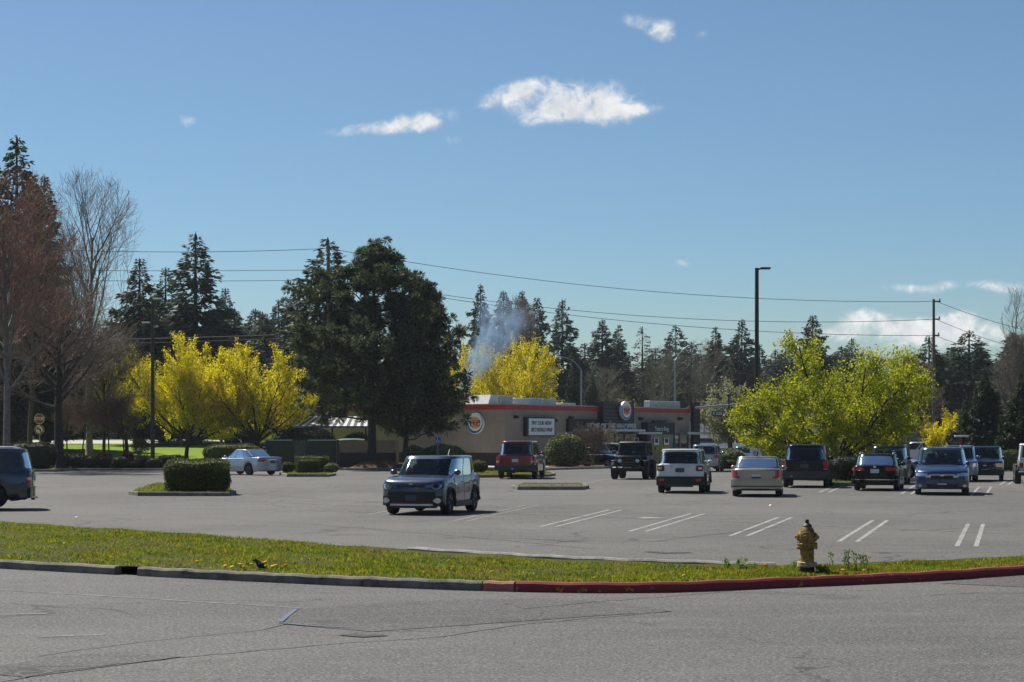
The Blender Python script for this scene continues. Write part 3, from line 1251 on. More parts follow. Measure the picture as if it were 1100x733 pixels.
    for sg in (-1, 1):
        for (a, b) in wins:
            def fw(uu, vv, o, sg=sg):
                y = (F0 + (B0 - F0) * uu) * (1 - vv) + (F1 + (B1 - F1) * uu) * vv
                return s.cside(y, .10 + .80 * vv, o, sg)
            pane(patch(fw, (a, b), (-.03, 1.04), 6, 6, .007, rnd=.2, rim=False), 'window', glass)
    # ---- doors
    if doors:
        bel = .93
        y1 = s.Y(s.cowl) - .30
        y2 = s.yr + .30 if s.yr + .3 < y1 - .6 else y1 - 1.2
        spans = [(y1, (y1 + y2) / 2 + .01), ((y1 + y2) / 2 - .01, y2)] if doors == 2 else [(y1, y1 - 1.25)]
        for sg in (-1, 1):
            for (a, b) in spans:
                fd = lambda uu, vv, o, sg=sg: s.side(uu, vv, o, sg)
                dr = patch(fd, (a - .012, b + .012), (.10, bel), 6, 8, .007).build('door', body_m, root, smooth=True)
                h = MB()
                hy = b + .16
                x_, y_, z_ = s.side(hy, .78, .02, sg)
                h.box((x_, y_, z_), (.03, .17, .03), bev=.008)
                h.build('handle', body_m, dr)
    # ---- mirrors
    mm = mirror_m or body_m
    for sg in (-1, 1):
        yy = s.Y(s.cowl) - .42
        x_, y_, z_ = s.cside(yy, .12, 0, sg)
        q = MB()
        q.ball((x_ + sg * .15, yy + .02, z_ + .06), (.105, .075, .078), 6)
        q.tube([(x_ - sg * .02, yy, z_), (x_ + sg * .1, yy + .01, z_ + .03)], .02, 5)
        q.build('mirror', mm, root, smooth=True)
    # ---- wheels
    w = s.__dict__.get('tw', .215)
    for a in (s.yf, s.yr):
        for sg in (-1, 1):
            wheel(root, sg * (s.W / 2 - w / 2 - .015), a, s.r, w, rim, s.__dict__.get('spokes', 6))
    # ---- cladding along sills and arches
    if cladding:
        for sg in (-1, 1):
            q = MB()
            for a in (s.yf, s.yr):
                pts = []
                for k in range(15):
                    th = PI * k / 14
                    yy, zz = a + (s.r + .085) * math.cos(th), s.r + (s.r + .085) * math.sin(th) - .02
                    pts.append((sg * (s.hw(yy) + .004), yy, max(zz, s.gc + .02)))
                q.tube(pts, .042, 5)
            ya, yb = s.yf - s.r - .08, s.yr + s.r + .08
            q.box((sg * (s.W / 2 - .008), (ya + yb) / 2, s.gc + .075), (.05, ya - yb, .17), bev=.02)
            q.build('cladding', cladding, root, smooth=True)
    # ---- front and rear details: list of (name, material, u0,u1, z0,z1, oval, mirror, thick, label)
    for dets, isf in ((front, True), (rear, False)):
        for e in (dets or []):
            nm, mt, x0, x1, z0_, z1_ = e[:6]
            o = dict(oval=False, mir=False, th=.014)
            o.update(e[6] if len(e) > 6 else {})
            for sg in ((-1, 1) if o['mir'] else (1,)):
                def ff(xx, zz, off, sg=sg):
                    x2 = sg * xx
                    y = s.yend(x2, isf)
                    dyo = off if isf else -off
                    # follow the roundness of the corners
                    gx = 0.0
                    if abs(x2) > s.W / 2 * .7:
                        gx = off * math.copysign(1, x2)
                    sk = o.get('slope', 0.0) * (zz - z0_)
                    return (x2 + gx, y + dyo + (-sk if isf else sk), zz)
                if o.get('cab'):
                    ff = lambda xx, zz, off: s.cend(xx / s.cab(.5)[3], (zz - s.zb) / (s.H - .05 - s.zb), off + .012, isf)
                pt = patch(ff, (x0, x1), (z0_, z1_), o.get('nu', 10), 6 if not o['oval'] else 8, o['th'], o['oval'], o.get('rnd', .35 if 'light' in nm else 0)).build(nm, mt, root, smooth=True)
                if o.get('lab'):
                    pt['label'] = o['lab']
    if rails:
        for sg in (-1, 1):
            q = MB()
            z, yc, a, b = s.cab(1.0)
            pts = [(sg * b * .90, yc + a * f, s.H + (.035 if abs(f) < .8 else -.01)) for f in (-.86, -.74, -.3, .2, .62, .76)]
            q.tube(pts, .02, 5)
            q.build('roof_rail', M_BLACK if rails is True else rails, root, smooth=True)
    if spoiler:
        q = MB()
        z, yc, a, b = s.cab(1.0)
        q.box((0, yc - a - .06, s.H - .035), (b * 1.75, .24, .05), bev=.02)
        q.build('spoiler', body_m, root, smooth=True)
    if antenna:
        q = MB()
        z, yc, a, b = s.cab(1.0)
        q.tube([(0, yc - a * .8, s.H), (0, yc - a * .95, s.H + .16)], .014, 5)
        q.build('antenna', M_BLACK, root)
    return root


def suv(L=4.6, W=1.85, H=1.72, **k):
    q = dict(L=L, W=W, H=H, wb=L * .585, fo=L * .20, r=.36, gc=.24, tumble=.10, zb=H * .60, cowl=.25, wtop=.42, rbot=.985, rtop=.945,
             topline=[(0, H * .50), (.02, H * .555), (.06, H * .578), (.25, H * .635), (.30, H * .632), (.9, H * .645), (.985, H * .645), (1, H * .62)])
    q.update(k)
    return CarShape(**q)


def sedan(L=4.6, W=1.8, H=1.46, **k):
    q = dict(L=L, W=W, H=H, wb=L * .58, fo=L * .195, r=.32, gc=.19, tumble=.13, zb=H * .625, cowl=.27, wtop=.455, rbot=.885, rtop=.70,
             topline=[(0, H * .44), (.02, H * .50), (.07, H * .545), (.27, H * .66), (.33, H * .655), (.8, H * .68), (.88, H * .70), (.975, H * .69), (1, H * .64)],
             cap_r=.40)
    q.update(k)
    return CarShape(**q)


def wrangler(label, px, d, rot, body_m, top_m, group='cars parked in the lot', spare=True, lift=0.0, winch=False):
    """boxy off-road car with loose mudguards, round lamps and a slotted grille"""
    p = at(px, d)
    root = thing('off_road_car', label, 'car', (p.x, p.y, .006), R(rot), group)
    r = .43 + lift * .4
    z = .30 + lift
    L2 = 2.05
    yf, yr = 1.28, -1.30
    m = MB()
    m.box((0, -.42, z + .52), (1.52, 2.62, .62), bev=.05)                 # tub
    m.box((0, 1.30, z + .50), (1.22, 1.05, .50), bev=.06)                 # engine bay
    m.box((0, 1.28, z + .76), (1.20, 1.0, .10), bev=.045)                 # bonnet
    m.box((0, .82, z + .74), (1.42, .26, .22), bev=.05)
    m.build('body', body_m, root, smooth=True)
    g = MB()
    g.box((0, 1.845, z + .52), (1.20, .05, .50), bev=.02)
    gp = g.build('grille', body_m, root)
    q = MB()
    for i in range(7):
        q.box(((i - 3) * .085, 1.874, z + .54), (.048, .012, .30), bev=.004)
    q.build('slots', M_BLACK, gp)
    for sg in (-1, 1):
        q = MB()
        q.lathe([(.001, 0), (.095, .0), (.105, .02), (.08, .035), (.001, .045)], (sg * .45, 1.865, z + .57), 'y', 16)
        q.build('headlight', M_HEAD, root, smooth=True, fixn=True)
        q = MB()                                                          # mudguards
        for (a, le) in ((yf, .95), (yr, .95)):
            q.box((sg * .78, a, z + .56 + lift * .1), (.32, le * .62, .06), bev=.025)
            q.tube([(sg * .78, a + le * .28, z + .56), (sg * .78, a + le * .52, z + .32)], .055, 5)
            q.tube([(sg * .78, a - le * .28, z + .56), (sg * .78, a - le * .52, z + .34)], .055, 5)
        q.build('mudguard', M_BLACK, root, smooth=True)
        q = MB()
        q.box((sg * .93, .62, z + 1.0), (.20, .09, .17), bev=.03)
        q.tube([(sg * .74, .66, z + .94), (sg * .88, .62, z + .96)], .02, 5)
        q.build('mirror', M_BLACK, root)
        q = MB()
        q.box((sg * .775, .22, z + .53), (.03, .98, .52), bev=.01)
        dr = q.build('door', body_m, root)
        h = MB(); h.box((sg * .80, -.14, z + .66), (.03, .14, .035)); h.build('handle', M_BLACK, dr)
    m = MB()                                                              # windscreen frame + hard top
    ws = [(0.74, z + .84), (.50, z + 1.44)]
    for sg in (-1, 1):
        m.tube([(sg * .70, ws[0][0], ws[0][1]), (sg * .64, ws[1][0], ws[1][1])], .045, 5)
        m.tube([(sg * .70, -.32, z + .82), (sg * .63, -.32, z + 1.44)], .05, 5)
        m.tube([(sg * .70, -1.66, z + .82), (sg * .63, -1.60, z + 1.44)], .06, 5)
    m.box((0, -.56, z + 1.49), (1.38, 2.22, .11), bev=.05)
    m.box((0, -1.66, z + .86), (1.44, .06, .10)); m.box((0, .5, z + 1.42), (1.32, .08, .07))
    m.build('hard_top', top_m, root, smooth=True)
    q = MB()
    q.add([(-.66, .735, z + .86), (.66, .735, z + .86), (.60, .515, z + 1.42), (-.60, .515, z + 1.42)], [(0, 1, 2, 3)])
    q.build('windshield', M_GLASS_CLEAR, root)
    q = MB()
    q.add([(-.64, -1.655, z + .88), (.64, -1.655, z + .88), (.60, -1.62, z + 1.42), (-.60, -1.62, z + 1.42)], [(3, 2, 1, 0)])
    q.build('rear_window', M_GLASS, root)
    for sg in (-1, 1):
        for (a, b) in ((.62, -.28), (-.38, -1.58)):
            q = MB()
            q.add([(sg * .705, a, z + .85), (sg * .705, b, z + .85), (sg * .645, b, z + 1.42), (sg * .645, min(a, .42), z + 1.42)], [(0, 1, 2, 3)])
            q.build('window', M_GLASS, root)
    q = MB()
    q.box((0, -.45, z + .80), (1.36, 2.2, .06))
    q.build('interior', M_INTERIOR, root)
    for xx in (-.36, .36):
        q = MB(); q.box((xx, -.28, z + .92), (.46, .13, .5), bev=.05); q.box((xx, -.30, z + 1.22), (.24, .09, .16), bev=.04); q.build('seat', M_SEAT, root, smooth=True)
    q = MB()
    q.box((0, 2.02, z + .18), (1.62, .20, .19), bev=.05)
    if winch:
        q.box((0, 2.10, z + .32), (.62, .2, .16), bev=.05)
        q.tube([(-.42, 2.12, z + .26), (-.36, 2.13, z + .48), (.36, 2.13, z + .48), (.42, 2.12, z + .26)], .028, 6)
        for sg in (-1, 1):
            q.lathe([(.001, 0), (.075, 0), (.08, .05), (.001, .06)], (sg * .6, 2.06, z + .36), 'y', 12)
    q.box((0, -1.86, z + .20), (1.60, .20, .19), bev=.05)
    q.build('bumper', M_BLACK, root, smooth=True)
    q = MB(); q.box((0.0, 2.135, z + .30) if winch else (0, 2.13, z + .2), (.36, .02, .16)); q.build('number_plate', M_PLATE, root)
    for sg in (-1, 1):
        q = MB(); q.box((sg * .66, -1.755, z + .55), (.17, .06, .24), bev=.02); q.build('taillight', M_TAIL_DK, root)
        for a in (yf, yr):
            wheel(root, sg * .80, a, r, .29, M_RIM_DARK if winch else M_RIM, 5)
    if spare:
        q = MB(); q.lathe([(.12, 0), (.36, 0), (.40, -.05), (.40, -.18), (.34, -.23), (.001, -.23)], (.05, -1.74, z + .62), 'y', 22)
        q.build('spare_wheel', M_TYRE, root, smooth=True, fixn=True)
    q = MB()
    q.box((0, 0, z + .12), (.9, 3.5, .18))
    for a in (yf, yr):
        q.tube([(-.75, a, r), (.75, a, r)], .07, 6)
    q.build('chassis', M_BLACK, root)
    return root


# ------------------------------------------------------------------ the ground
def build_ground():
    xs = [-640, -400, -250] + list(range(-170, 171, 5)) + [250, 400, 640]
    ys = [-60, -20, 20, 60, 100, 120] + list(range(126, 231, 4)) + [260, 300, 350, 420, 520, 640]
    P = np.array([[(x, y, gz(x, y) - .03) for y in ys] for x in xs])
    m = MB(); m.grid(P)
    o = m.build('lawn_ground', M_LAWN, smooth='full')
    struct(o)
    return o


build_ground()

# front kerb line (face towards the road), then the back kerb line, both left to right
FRONT = [(-16, 36.6), (-12, 33.9), (-8.26, 31.5), (-6.0, 30.0), (-4, 28.75), (-1.97, 27.6), (0, 26.75), (1.9, 26.55), (3.96, 27.5), (6.2, 28.75), (7.86, 30.0), (10.5, 31.7), (14, 34)]
BACK = [(-16, 51.5), (-12.0, 46), (-6.7, 40.2), (-2.5, 35.4), (.76, 32.1), (3.06, 30.75), (4.0, 30.35), (5.3, 30.75), (6.8, 31.7), (8.4, 32.6), (10.5, 34.4), (14, 37)]


def smooth_line(P, n=8):
    P = np.array(P, float)
    out = []
    for i in range(len(P) - 1):
        a, b, c, d = P[max(i - 1, 0)], P[i], P[i + 1], P[min(i + 2, len(P) - 1)]
        for k in range(n):
            t = k / n
            out.append(.5 * ((2 * b) + (-a + c) * t + (2 * a - 5 * b + 4 * c - d) * t * t + (-a + 3 * b - 3 * c + d) * t ** 3))
    out.append(P[-1])
    return np.array(out)


FL, BL = smooth_line(FRONT), smooth_line(BACK)


def fy(x): return float(np.interp(x, FL[:, 0], FL[:, 1]))
def by(x): return float(np.interp(x, BL[:, 0], BL[:, 1]))


def sheet(name, poly, z, m, kind='structure'):
    q = MB()
    q.add([(p[0], p[1], z) for p in poly], [tuple(range(len(poly)))])
    o = q.build(name, m)
    if kind:
        struct(o, kind)
    return o


# road this side of the strip, car park beyond it: two sheets meeting under the grass
mid = [(x, (fy(x) + by(x)) / 2) for x in np.linspace(-16, 14, 24)]
sheet('road', [(-60, -25), (60, -25), (60, 60)] + [(14, 35.5)] + mid[::-1] + [(-16, 44), (-60, 78)], 0.0, M_ROAD)
sheet('car_park', [(-60, 78), (-16, 44)] + mid + [(14, 35.5), (60, 60), (110, 60), (110, 235), (-13.5, 235), (-13.5, 131), (-60, 131)], 0.0, M_LOT)


def kerb(name, line, w, h, m, z=0.0, closed=False, parent=None, chamf=.03):
    P = np.array(line, float)
    n = len(P)
    if closed:
        d = np.roll(P, -1, 0) - np.roll(P, 1, 0)
    else:
        d = np.gradient(P, axis=0)
    d /= np.linalg.norm(d, axis=1)[:, None]
    nn = np.stack([-d[:, 1], d[:, 0]], 1)           # to the left of the line
    prof = [(0, -.05), (0, h - chamf), (chamf, h), (w - chamf, h), (w, h - chamf), (w, -.05)]
    rows = []
    for i in range(n):
        zj = .006 * math.sin(i * 1.7)
        rows.append([(P[i, 0] + nn[i, 0] * a, P[i, 1] + nn[i, 1] * a, z + b + (zj if b > 0 else 0)) for a, b in prof])
    q = MB()
    A = np.array(rows + ([rows[0]] if closed else []))
    q.grid(A)
    if not closed:
        k = len(prof)
        q.add(A[0], [tuple(range(k))]); q.add(A[-1], [tuple(range(k - 1, -1, -1))])
    return q.build(name, m, parent, fixn=True)


def sub(L, x0, x1, n=30):
    return [(x, float(np.interp(x, L[:, 0], L[:, 1]))) for x in np.linspace(x0, x1, n)]


def jl(L, s):
    r = random.Random(s)
    return [(x, y + r.uniform(-.012, .012)) for x, y in L]


struct(kerb('kerb', jl(sub(FL, -15.9, -6.12), 1), .16, .135, M_KERB))
struct(kerb('kerb', jl(sub(FL, -5.72, -.42, 34), 2), .16, .135, M_KERB))
struct(kerb('kerb', jl(sub(FL, -.40, .02, 6), 3), .16, .135, M_KERB_PINK))
struct(kerb('kerb', jl(sub(FL, .05, 13.9, 60), 4), .16, .14, M_KERB_RED))
struct(kerb('kerb', sub(BL, -15.9, -1.9), .16, .12, M_KERB))
struct(kerb('kerb', sub(BL, -1.88, 4.1), .17, .17, M_KERB_PALE))
struct(kerb('kerb', sub(BL, 4.14, 13.9), .16, .12, M_KERB))


def strip_z(x, t):
    return .125 + .12 * math.sin(PI * min(1, max(0, t))) ** .8 * (1 - sst(-8, -2, x)) + .012 * math.sin(x * 3.1 + t * 9)


def build_strip():
    nx, nt = 90, 16
    P = np.zeros((nx, nt, 3))
    for i in range(nx):
        x = -15.8 + 29.6 * i / (nx - 1)
        a, b = fy(x) + .16, by(x) + .02
        for j in range(nt):
            t = j / (nt - 1)
            P[i, j] = (x, a + (b - a) * t, strip_z(x, t))
    m = MB(); m.grid(P)
    struct(m.build('verge', M_VERGE, smooth='full'))
    rng = np.random.default_rng(3)
    # grass blades
    n = 175000
    x = rng.uniform(-14.6, 10.5, n)
    a = np.interp(x, FL[:, 0], FL[:, 1]) + .17
    b = np.interp(x, BL[:, 0], BL[:, 1]) + .0
    t = rng.uniform(0, 1, n) ** 1.15
    y = a + (b - a) * t
    dens = np.sin(x * 1.9 + 2 * np.sin(y * 1.3)) * np.sin(y * 2.3 + x) + .5 * np.sin(x * 5.1 + y * 4.3)
    keep = rng.uniform(0, 1, n) < .62 + .4 * dens
    x, y, t, dens = x[keep], y[keep], t[keep], dens[keep]
    n = len(x)
    z = .125 + .12 * np.sin(PI * t) ** .8 * np.array([1 - sst(-8, -2, v) for v in x]) + .012 * np.sin(x * 3.1 + t * 9) - .01
    h = rng.uniform(.018, .050, n) * (1 + .45 * np.clip(dens, 0, 1)) * (1 + .5 * (rng.uniform(0, 1, n) > .97))
    h = h * np.where((x > -2.6) & (t > .86), .35, 1.0)
    w = rng.uniform(.008, .018, n)
    az_ = rng.uniform(0, 2 * PI, n)
    le = rng.uniform(.2, 1.1, n)
    la = rng.uniform(0, 2 * PI, n)
    c = np.stack([x, y, z], 1)
    s = np.stack([np.cos(az_) * w, np.sin(az_) * w, np.zeros(n)], 1)
    tip = c + np.stack([np.cos(la) * le * h, np.sin(la) * le * h, h], 1)
    q = np.stack([c - s, c + s, tip], 1).reshape(-1, 3)
    o = np_mesh('grass', q, 3, L_GRASS)
    struct(o, 'stuff')


build_strip()

# ------------------------------------------------------------------ marks on the paving
def px_line(pts, w, name, m, z=.004, zw=None):
    """pts: pixel points on the flat ground; w: painted width in metres"""
    q = MB()
    W = [at(a, 4410 / (b - 471)) for a, b in pts]
    L, Rr = [], []
    for i, p in enumerate(W):
        d = (W[min(i + 1, len(W) - 1)] - W[max(i - 1, 0)])
        d.normalize()
        nrm = Vector((-d.y, d.x, 0)) * w / 2
        L.append(p + nrm); Rr.append(p - nrm)
    n = len(W)
    q.add([(v.x, v.y, z) for v in L + Rr], [(i, n + i, n + i + 1, i + 1) for i in range(n - 1)])
    return struct(q.build(name, m))


def stall_pair(a, b, gap, m=M_LINE, w=.095):
    A, B = at(a[0], 4410 / (a[1] - 471)), at(b[0], 4410 / (b[1] - 471))
    d = (B - A).normalized()
    nrm = Vector((d.y, -d.x, 0))
    for k in (0, 1):
        p, q_ = A + nrm * gap * k, B + nrm * gap * k
        s = nrm * w / 2
        struct(MB().add([(v.x, v.y, .004) for v in (p - s, p + s, q_ + s, q_ - s)], [(0, 1, 2, 3)]).build('parking_line', m))


stall_pair((580, 566), (654, 548), .37)
stall_pair((676, 571), (742, 552), .37)
stall_pair((784, 576), (836, 556), .36)
stall_pair((901, 582), (938, 559), .36)
stall_pair((1028, 587), (1040, 563), .36)
stall_pair((486, 560), (565, 543), .36, M_LINE_FAINT)
stall_pair((395, 553), (452, 543), .36, M_LINE_FAINT)
stall_pair((300, 549), (392, 537.5), .36, M_LINE_FAINT)
stall_pair((880, 529), (905, 519), .36)
stall_pair((968, 531), (985, 520), .36)
stall_pair((1043, 533), (1052, 523), .50)
stall_pair((1074, 521), (1084, 515), .36)
stall_pair((772, 523), (800, 517), .36, M_LINE_FAINT)
px_line([(245, 538), (420, 545), (640, 556), (740, 558.5), (900, 566), (1095, 574)], .10, 'parking_line', M_LINE_FAINT, .0075)
px_line([(1050, 535), (1100, 534)], .10, 'parking_line', M_LINE_FAINT)
px_line([(622, 520), (668, 512)], .12, 'parking_line', M_LINE_FAINT)
px_line([(690, 557), (706, 556)], .5, 'parking_line', M_LINE, .006)
px_line([(0, 660.5), (50, 659.5)], .13, 'road_line', M_LINE_FAINT)
px_line([(42, 684.5), (112, 682)], .10, 'road_line', M_LINE_FAINT)
px_line([(0, 634), (120, 641), (330, 654), (560, 655)], .07, 'road_line', M_LINE_FAINT)
px_line([(301, 669), (309, 662), (318, 655)], .06, 'chalk_line', M_BLUE_CHALK, .012)
px_line([(300, 670), (330, 673), (380, 675.5)], .05, 'chalk_line', M_BLUE_CHALK, .012)
px_line([(372, 682), (392, 684), (410, 682.5)], .26, 'oil_spot', M_CRACK, .009)
px_line([(696, 593), (715, 594.5), (742, 594)], .26, 'oil_spot', M_CRACK, .009)


def px_poly(pts, name, m, z):
    return sheet(name, [tuple(at(a, 4410 / (b - 471)))[:2] for a, b in pts], z, m)


px_poly([(304, 671), (318, 655), (420, 647), (560, 643), (640, 646), (700, 653), (722, 657), (640, 662), (500, 672), (400, 679)], 'asphalt_patch', M_PATCH, .005)
px_poly([(-20, 724), (0, 716), (60, 706), (130, 701), (196, 706), (120, 716), (30, 728)], 'asphalt_patch', M_PATCH, .005)
px_poly([(1010, 627), (1060, 621), (1130, 615), (1130, 640), (1100, 631)], 'asphalt_patch', M_PATCH, .005)
M_SEAM = worn_paint('tar_seam', (0.055, 0.055, 0.056), (0.105, 0.105, 0.10), .46, 3)


def seam(pts, w, seed):
    r = random.Random(seed)
    P = []
    for (a, b), (c, d) in zip(pts, pts[1:]):
        n = max(2, int(abs(c - a) / 14))
        for k in range(n):
            t = k / n
            P.append((a + (c - a) * t, b + (d - b) * t + r.uniform(-.35, .35)))
    P.append(pts[-1])
    px_line(P, w, 'asphalt_seam', M_SEAM, .009)


seam([(0, 733), (60, 722), (200, 706), (360, 692), (470, 685), (560, 671), (720, 657)], .030, 1)
seam([(40, 705), (150, 690), (280, 677), (306, 671)], .022, 2)
seam([(560, 655), (640, 647), (780, 636), (900, 640)], .03, 3)
seam([(250, 530), (420, 541), (560, 546), (760, 541), (1000, 546), (1099, 543)], .05, 4)
seam([(560, 578), (640, 584), (700, 582), (840, 566), (960, 571), (1090, 565)], .04, 5)
seam([(60, 560), (200, 556), (330, 563), (500, 577), (640, 590)], .04, 6)


M_DRYBED = grass_ground('dry_bed', [(0.09, 0.075, 0.05), (0.13, 0.11, 0.07), (0.16, 0.14, 0.09), (0.10, 0.09, 0.04)], 1.5, 16)


def island(label, pts, seed, top_m=M_VERGE, h=.15, tuft=3500):
    """kerbed island in the car park; pts in pixels on the ground, anticlockwise seen from above"""
    W = [at(a, 4410 / (b - 471)) for a, b in pts]
    line = [(p.x, p.y) for p in W]
    area = sum(a[0] * b[1] - b[0] * a[1] for a, b in zip(line, line[1:] + line[:1]))
    if area < 0:
        line = line[::-1]
    c = np.mean(np.array(line), 0)
    root = thing('kerb_island', label, 'traffic island', (c[0], c[1], 0))
    ll = [(p[0] - c[0], p[1] - c[1]) for p in line]
    kerb('kerb', ll, .16, h, M_KERB, closed=True, parent=root)
    P = np.array(ll)
    inn = P * (1 - .15 / np.linalg.norm(P, axis=1))[:, None]
    q = MB(); q.add([(a, b, h - .02) for a, b in inn], [tuple(range(len(inn)))])
    q.build('turf', top_m, root)
    if tuft:
        rng = np.random.default_rng(seed)
        lo, hi = inn.min(0), inn.max(0)
        p = rng.uniform(lo, hi, (tuft, 2))
        ok = np.ones(len(p), bool)
        for i in range(len(inn)):
            a, b = inn[i], inn[(i + 1) % len(inn)]
            ok &= ((b[0] - a[0]) * (p[:, 1] - a[1]) - (b[1] - a[1]) * (p[:, 0] - a[0])) > 0
        p = p[ok]
        k = len(p)
        hh = rng.uniform(.02, .09, k)
        cc = np.stack([p[:, 0], p[:, 1], np.full(k, h - .02)], 1)
        an = rng.uniform(0, 6.28, k)
        s = np.stack([np.cos(an) * .015, np.sin(an) * .015, np.zeros(k)], 1)
        tp = cc + np.stack([rng.normal(size=k) * .03, rng.normal(size=k) * .03, hh], 1)
        o = np_mesh('grass', np.stack([cc - s, cc + s, tp], 1).reshape(-1, 3), 3, L_GRASS, root)
        o['kind'] = 'stuff'
    return root


island('low kerbed island with thin dry grass in front of the red SUV', [(549, 525.3), (556, 526.5), (626, 526.5), (633, 525), (628, 522.8), (560, 522.4)], 5, M_DRYBED, .15, 160)
island('kerbed island under the big trimmed hedge on the left', [(138, 531.8), (148, 533), (246, 533.2), (254, 531), (246, 525), (172, 522), (158, 524)], 6, M_VERGE, .15, 6000)
island('kerbed island carrying two small clipped hedges beside the silver sedan', [(300, 510.5), (308, 512.5), (352, 512.5), (361, 511), (356, 507), (310, 506)], 7)
island('narrow kerbed island behind the red SUV', [(478, 512.3), (484, 514), (588, 512.4), (597, 511), (590, 508.4), (486, 508.4)], 8)
island('kerbed island under the spreading lime green tree', [(888, 521), (896, 522.5), (922, 522.5), (928, 521), (930, 509), (900, 509)], 9)


def long_kerb(pts, m=M_KERB, h=.15):
    W = [at(a, 4410 / (b - 471)) for a, b in pts]
    struct(kerb('kerb', [(p.x, p.y) for p in W], .18, h, m))


def bed(pts, m, z=.12, name='planting_bed'):
    sheet(name, [tuple(at(a, 4410 / (b - 471)))[:2] for a, b in pts], z, m)


# beds with kerbs at the far side of the car park
long_kerb([(-60, 507), (60, 507), (80, 505.8), (240, 505.8), (300, 505.2)])
bed([(-60, 506.6), (60, 506.6), (80, 505.4), (240, 505.4), (300, 504.8), (300, 501.5), (-60, 501.5)], M_VERGE)
long_kerb([(362, 505), (372, 505.2), (470, 505.5), (520, 506)])
long_kerb([(586, 505.5), (600, 505), (660, 503.3), (690, 502)], M_KERB_PALE)
bed([(586, 505.2), (600, 504.7), (660, 503), (690, 501.7), (672, 500.2), (590, 502.5)], M_BARK_MULCH)
long_kerb([(766, 503), (800, 503.3), (846, 503)], M_KERB)
bed([(766, 502.7), (800, 503), (846, 502.7), (846, 499), (766, 499)], M_BARK_MULCH)
M_SIDEWALK = mat('concrete_paving', (0.42, 0.40, 0.37), .9, var=.15, scale=1.2)
sheet('pavement', [(-9.5, 143.0), (-1, 138.4), (1.2, 138.6), (20, 165), (19, 166), (-9.5, 143.2)], .05, M_SIDEWALK)
# the far road beyond the lawn
m = MB()
P = []
for x in np.linspace(-130, -12, 30):
    P.append([(x, y, gz(x, y) + .03) for y in (193, 198, 203, 208)])
m.grid(np.array(P))
struct(m.build('far_road', M_SIDEWALK))


# mulch mound under the pines
def mound(px, d, rx, ry, h, m, seed, name='mulch_mound'):
    p = at(px, d)
    q = MB()
    rng = np.random.default_rng(seed)
    G = []
    for i in range(9):
        r = i / 8
        row = []
        for j in range(28):
            t = 2 * PI * j / 28
            rr = r * (1 + .12 * math.sin(3 * t + seed))
            row.append((math.cos(t) * rx * rr, math.sin(t) * ry * rr, h * (1 - r * r) ** 1.2 + rng.uniform(-.03, .03) * (1 - r) - (.02 if i == 8 else 0)))
        G.append(row)
    q.grid(np.array(G), closed=True)
    o = q.build(name, m, smooth='full')
    o.location = p
    return struct(o)


mound(404, 133.5, 2.2, 1.6, .62, M_BARK_MULCH, 2)
mound(436, 136, 2.6, 1.8, .40, M_BARK_MULCH, 3)

# ------------------------------------------------------------------ the burger restaurant
M_TAN = mat('tan_stucco', (0.30, 0.255, 0.205), .95, var=.10, scale=.8, bump=.3, bscale=20)
M_TAN_LT = mat('tan_window_frame', (0.33, 0.25, 0.17), .8)
M_WAIN = mat('dark_wainscot', (0.030, 0.026, 0.025), .8)
M_REDBAND = mat('red_trim', (0.40, 0.020, 0.022), .5)
M_PLANK = mat('dark_cladding', (0.016, 0.019, 0.021), .6)
M_PLANK_GAP = mat('cladding_joint', (0.085, 0.095, 0.10), .5)
M_STEEL = mat('brushed_steel', (0.42, 0.46, 0.50), .4, .4)
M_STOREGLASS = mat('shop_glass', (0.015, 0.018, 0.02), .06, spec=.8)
M_HVAC = mat('rooftop_unit', (0.40, 0.44, 0.40), .7, var=.2)
M_HVAC_LT = mat('rooftop_panel', (0.55, 0.56, 0.57), .7)
M_ORANGE = mat('orange_sign', (0.62, 0.20, 0.03), .6)
M_LOGO_W = mat('logo_white', (0.80, 0.82, 0.84), .4, var=.03)
M_LOGO_BLUE = mat('logo_blue', (0.03, 0.12, 0.40), .4, var=.03)
M_LOGO_BUN = mat('logo_bun', (0.80, 0.42, 0.03), .4, var=.03)
M_LOGO_RED = mat('logo_red', (0.42, 0.015, 0.05), .4, var=.03)
M_LETTER = mat('black_letters', (0.015, 0.015, 0.015), .6)
M_LETTER_STEEL = mat('steel_letters', (0.50, 0.53, 0.56), .45, .2)

BC = Vector((-0.53, 146.0, 0))
BE = Vector(((741 - 550) / FPX * 168, 168.0, 0))
bu = (BE - BC).normalized()
BLEN = (BE - BC).length
BRZ = math.atan2(bu.y, bu.x)
bn = Vector((bu.y, -bu.x, 0))                                # outward


def bloc(p):
    q = Vector((p[0], p[1], 0)) - BC
    return (q.dot(bu), -q.dot(bn))


def fs(px):
    """distance along the front where the sight line through this pixel column meets it"""
    k = (px - 550) / FPX
    # BC.x + s*bu.x = k*(BC.y + s*bu.y)
    return (k * BC.y - BC.x) / (bu.x - k * bu.y)


def fd_(s):
    return BC.y + s * bu.y


def fz(px, y):
    return zy(y, fd_(fs(px)))


WEND = Vector(((338 - 550) / FPX * 157, 157.0, 0))
shop = thing('fast_food_restaurant', 'tan burger restaurant with red roof trim, dark plank tower and white message board', 'restaurant', BC, BRZ)
wl = bloc(WEND)
wb = bloc(WEND + Vector((3.5, 12, 0)))
foot = [(0, 0), (BLEN, 0), (BLEN, 13), wb, (wl[0], wl[1])]


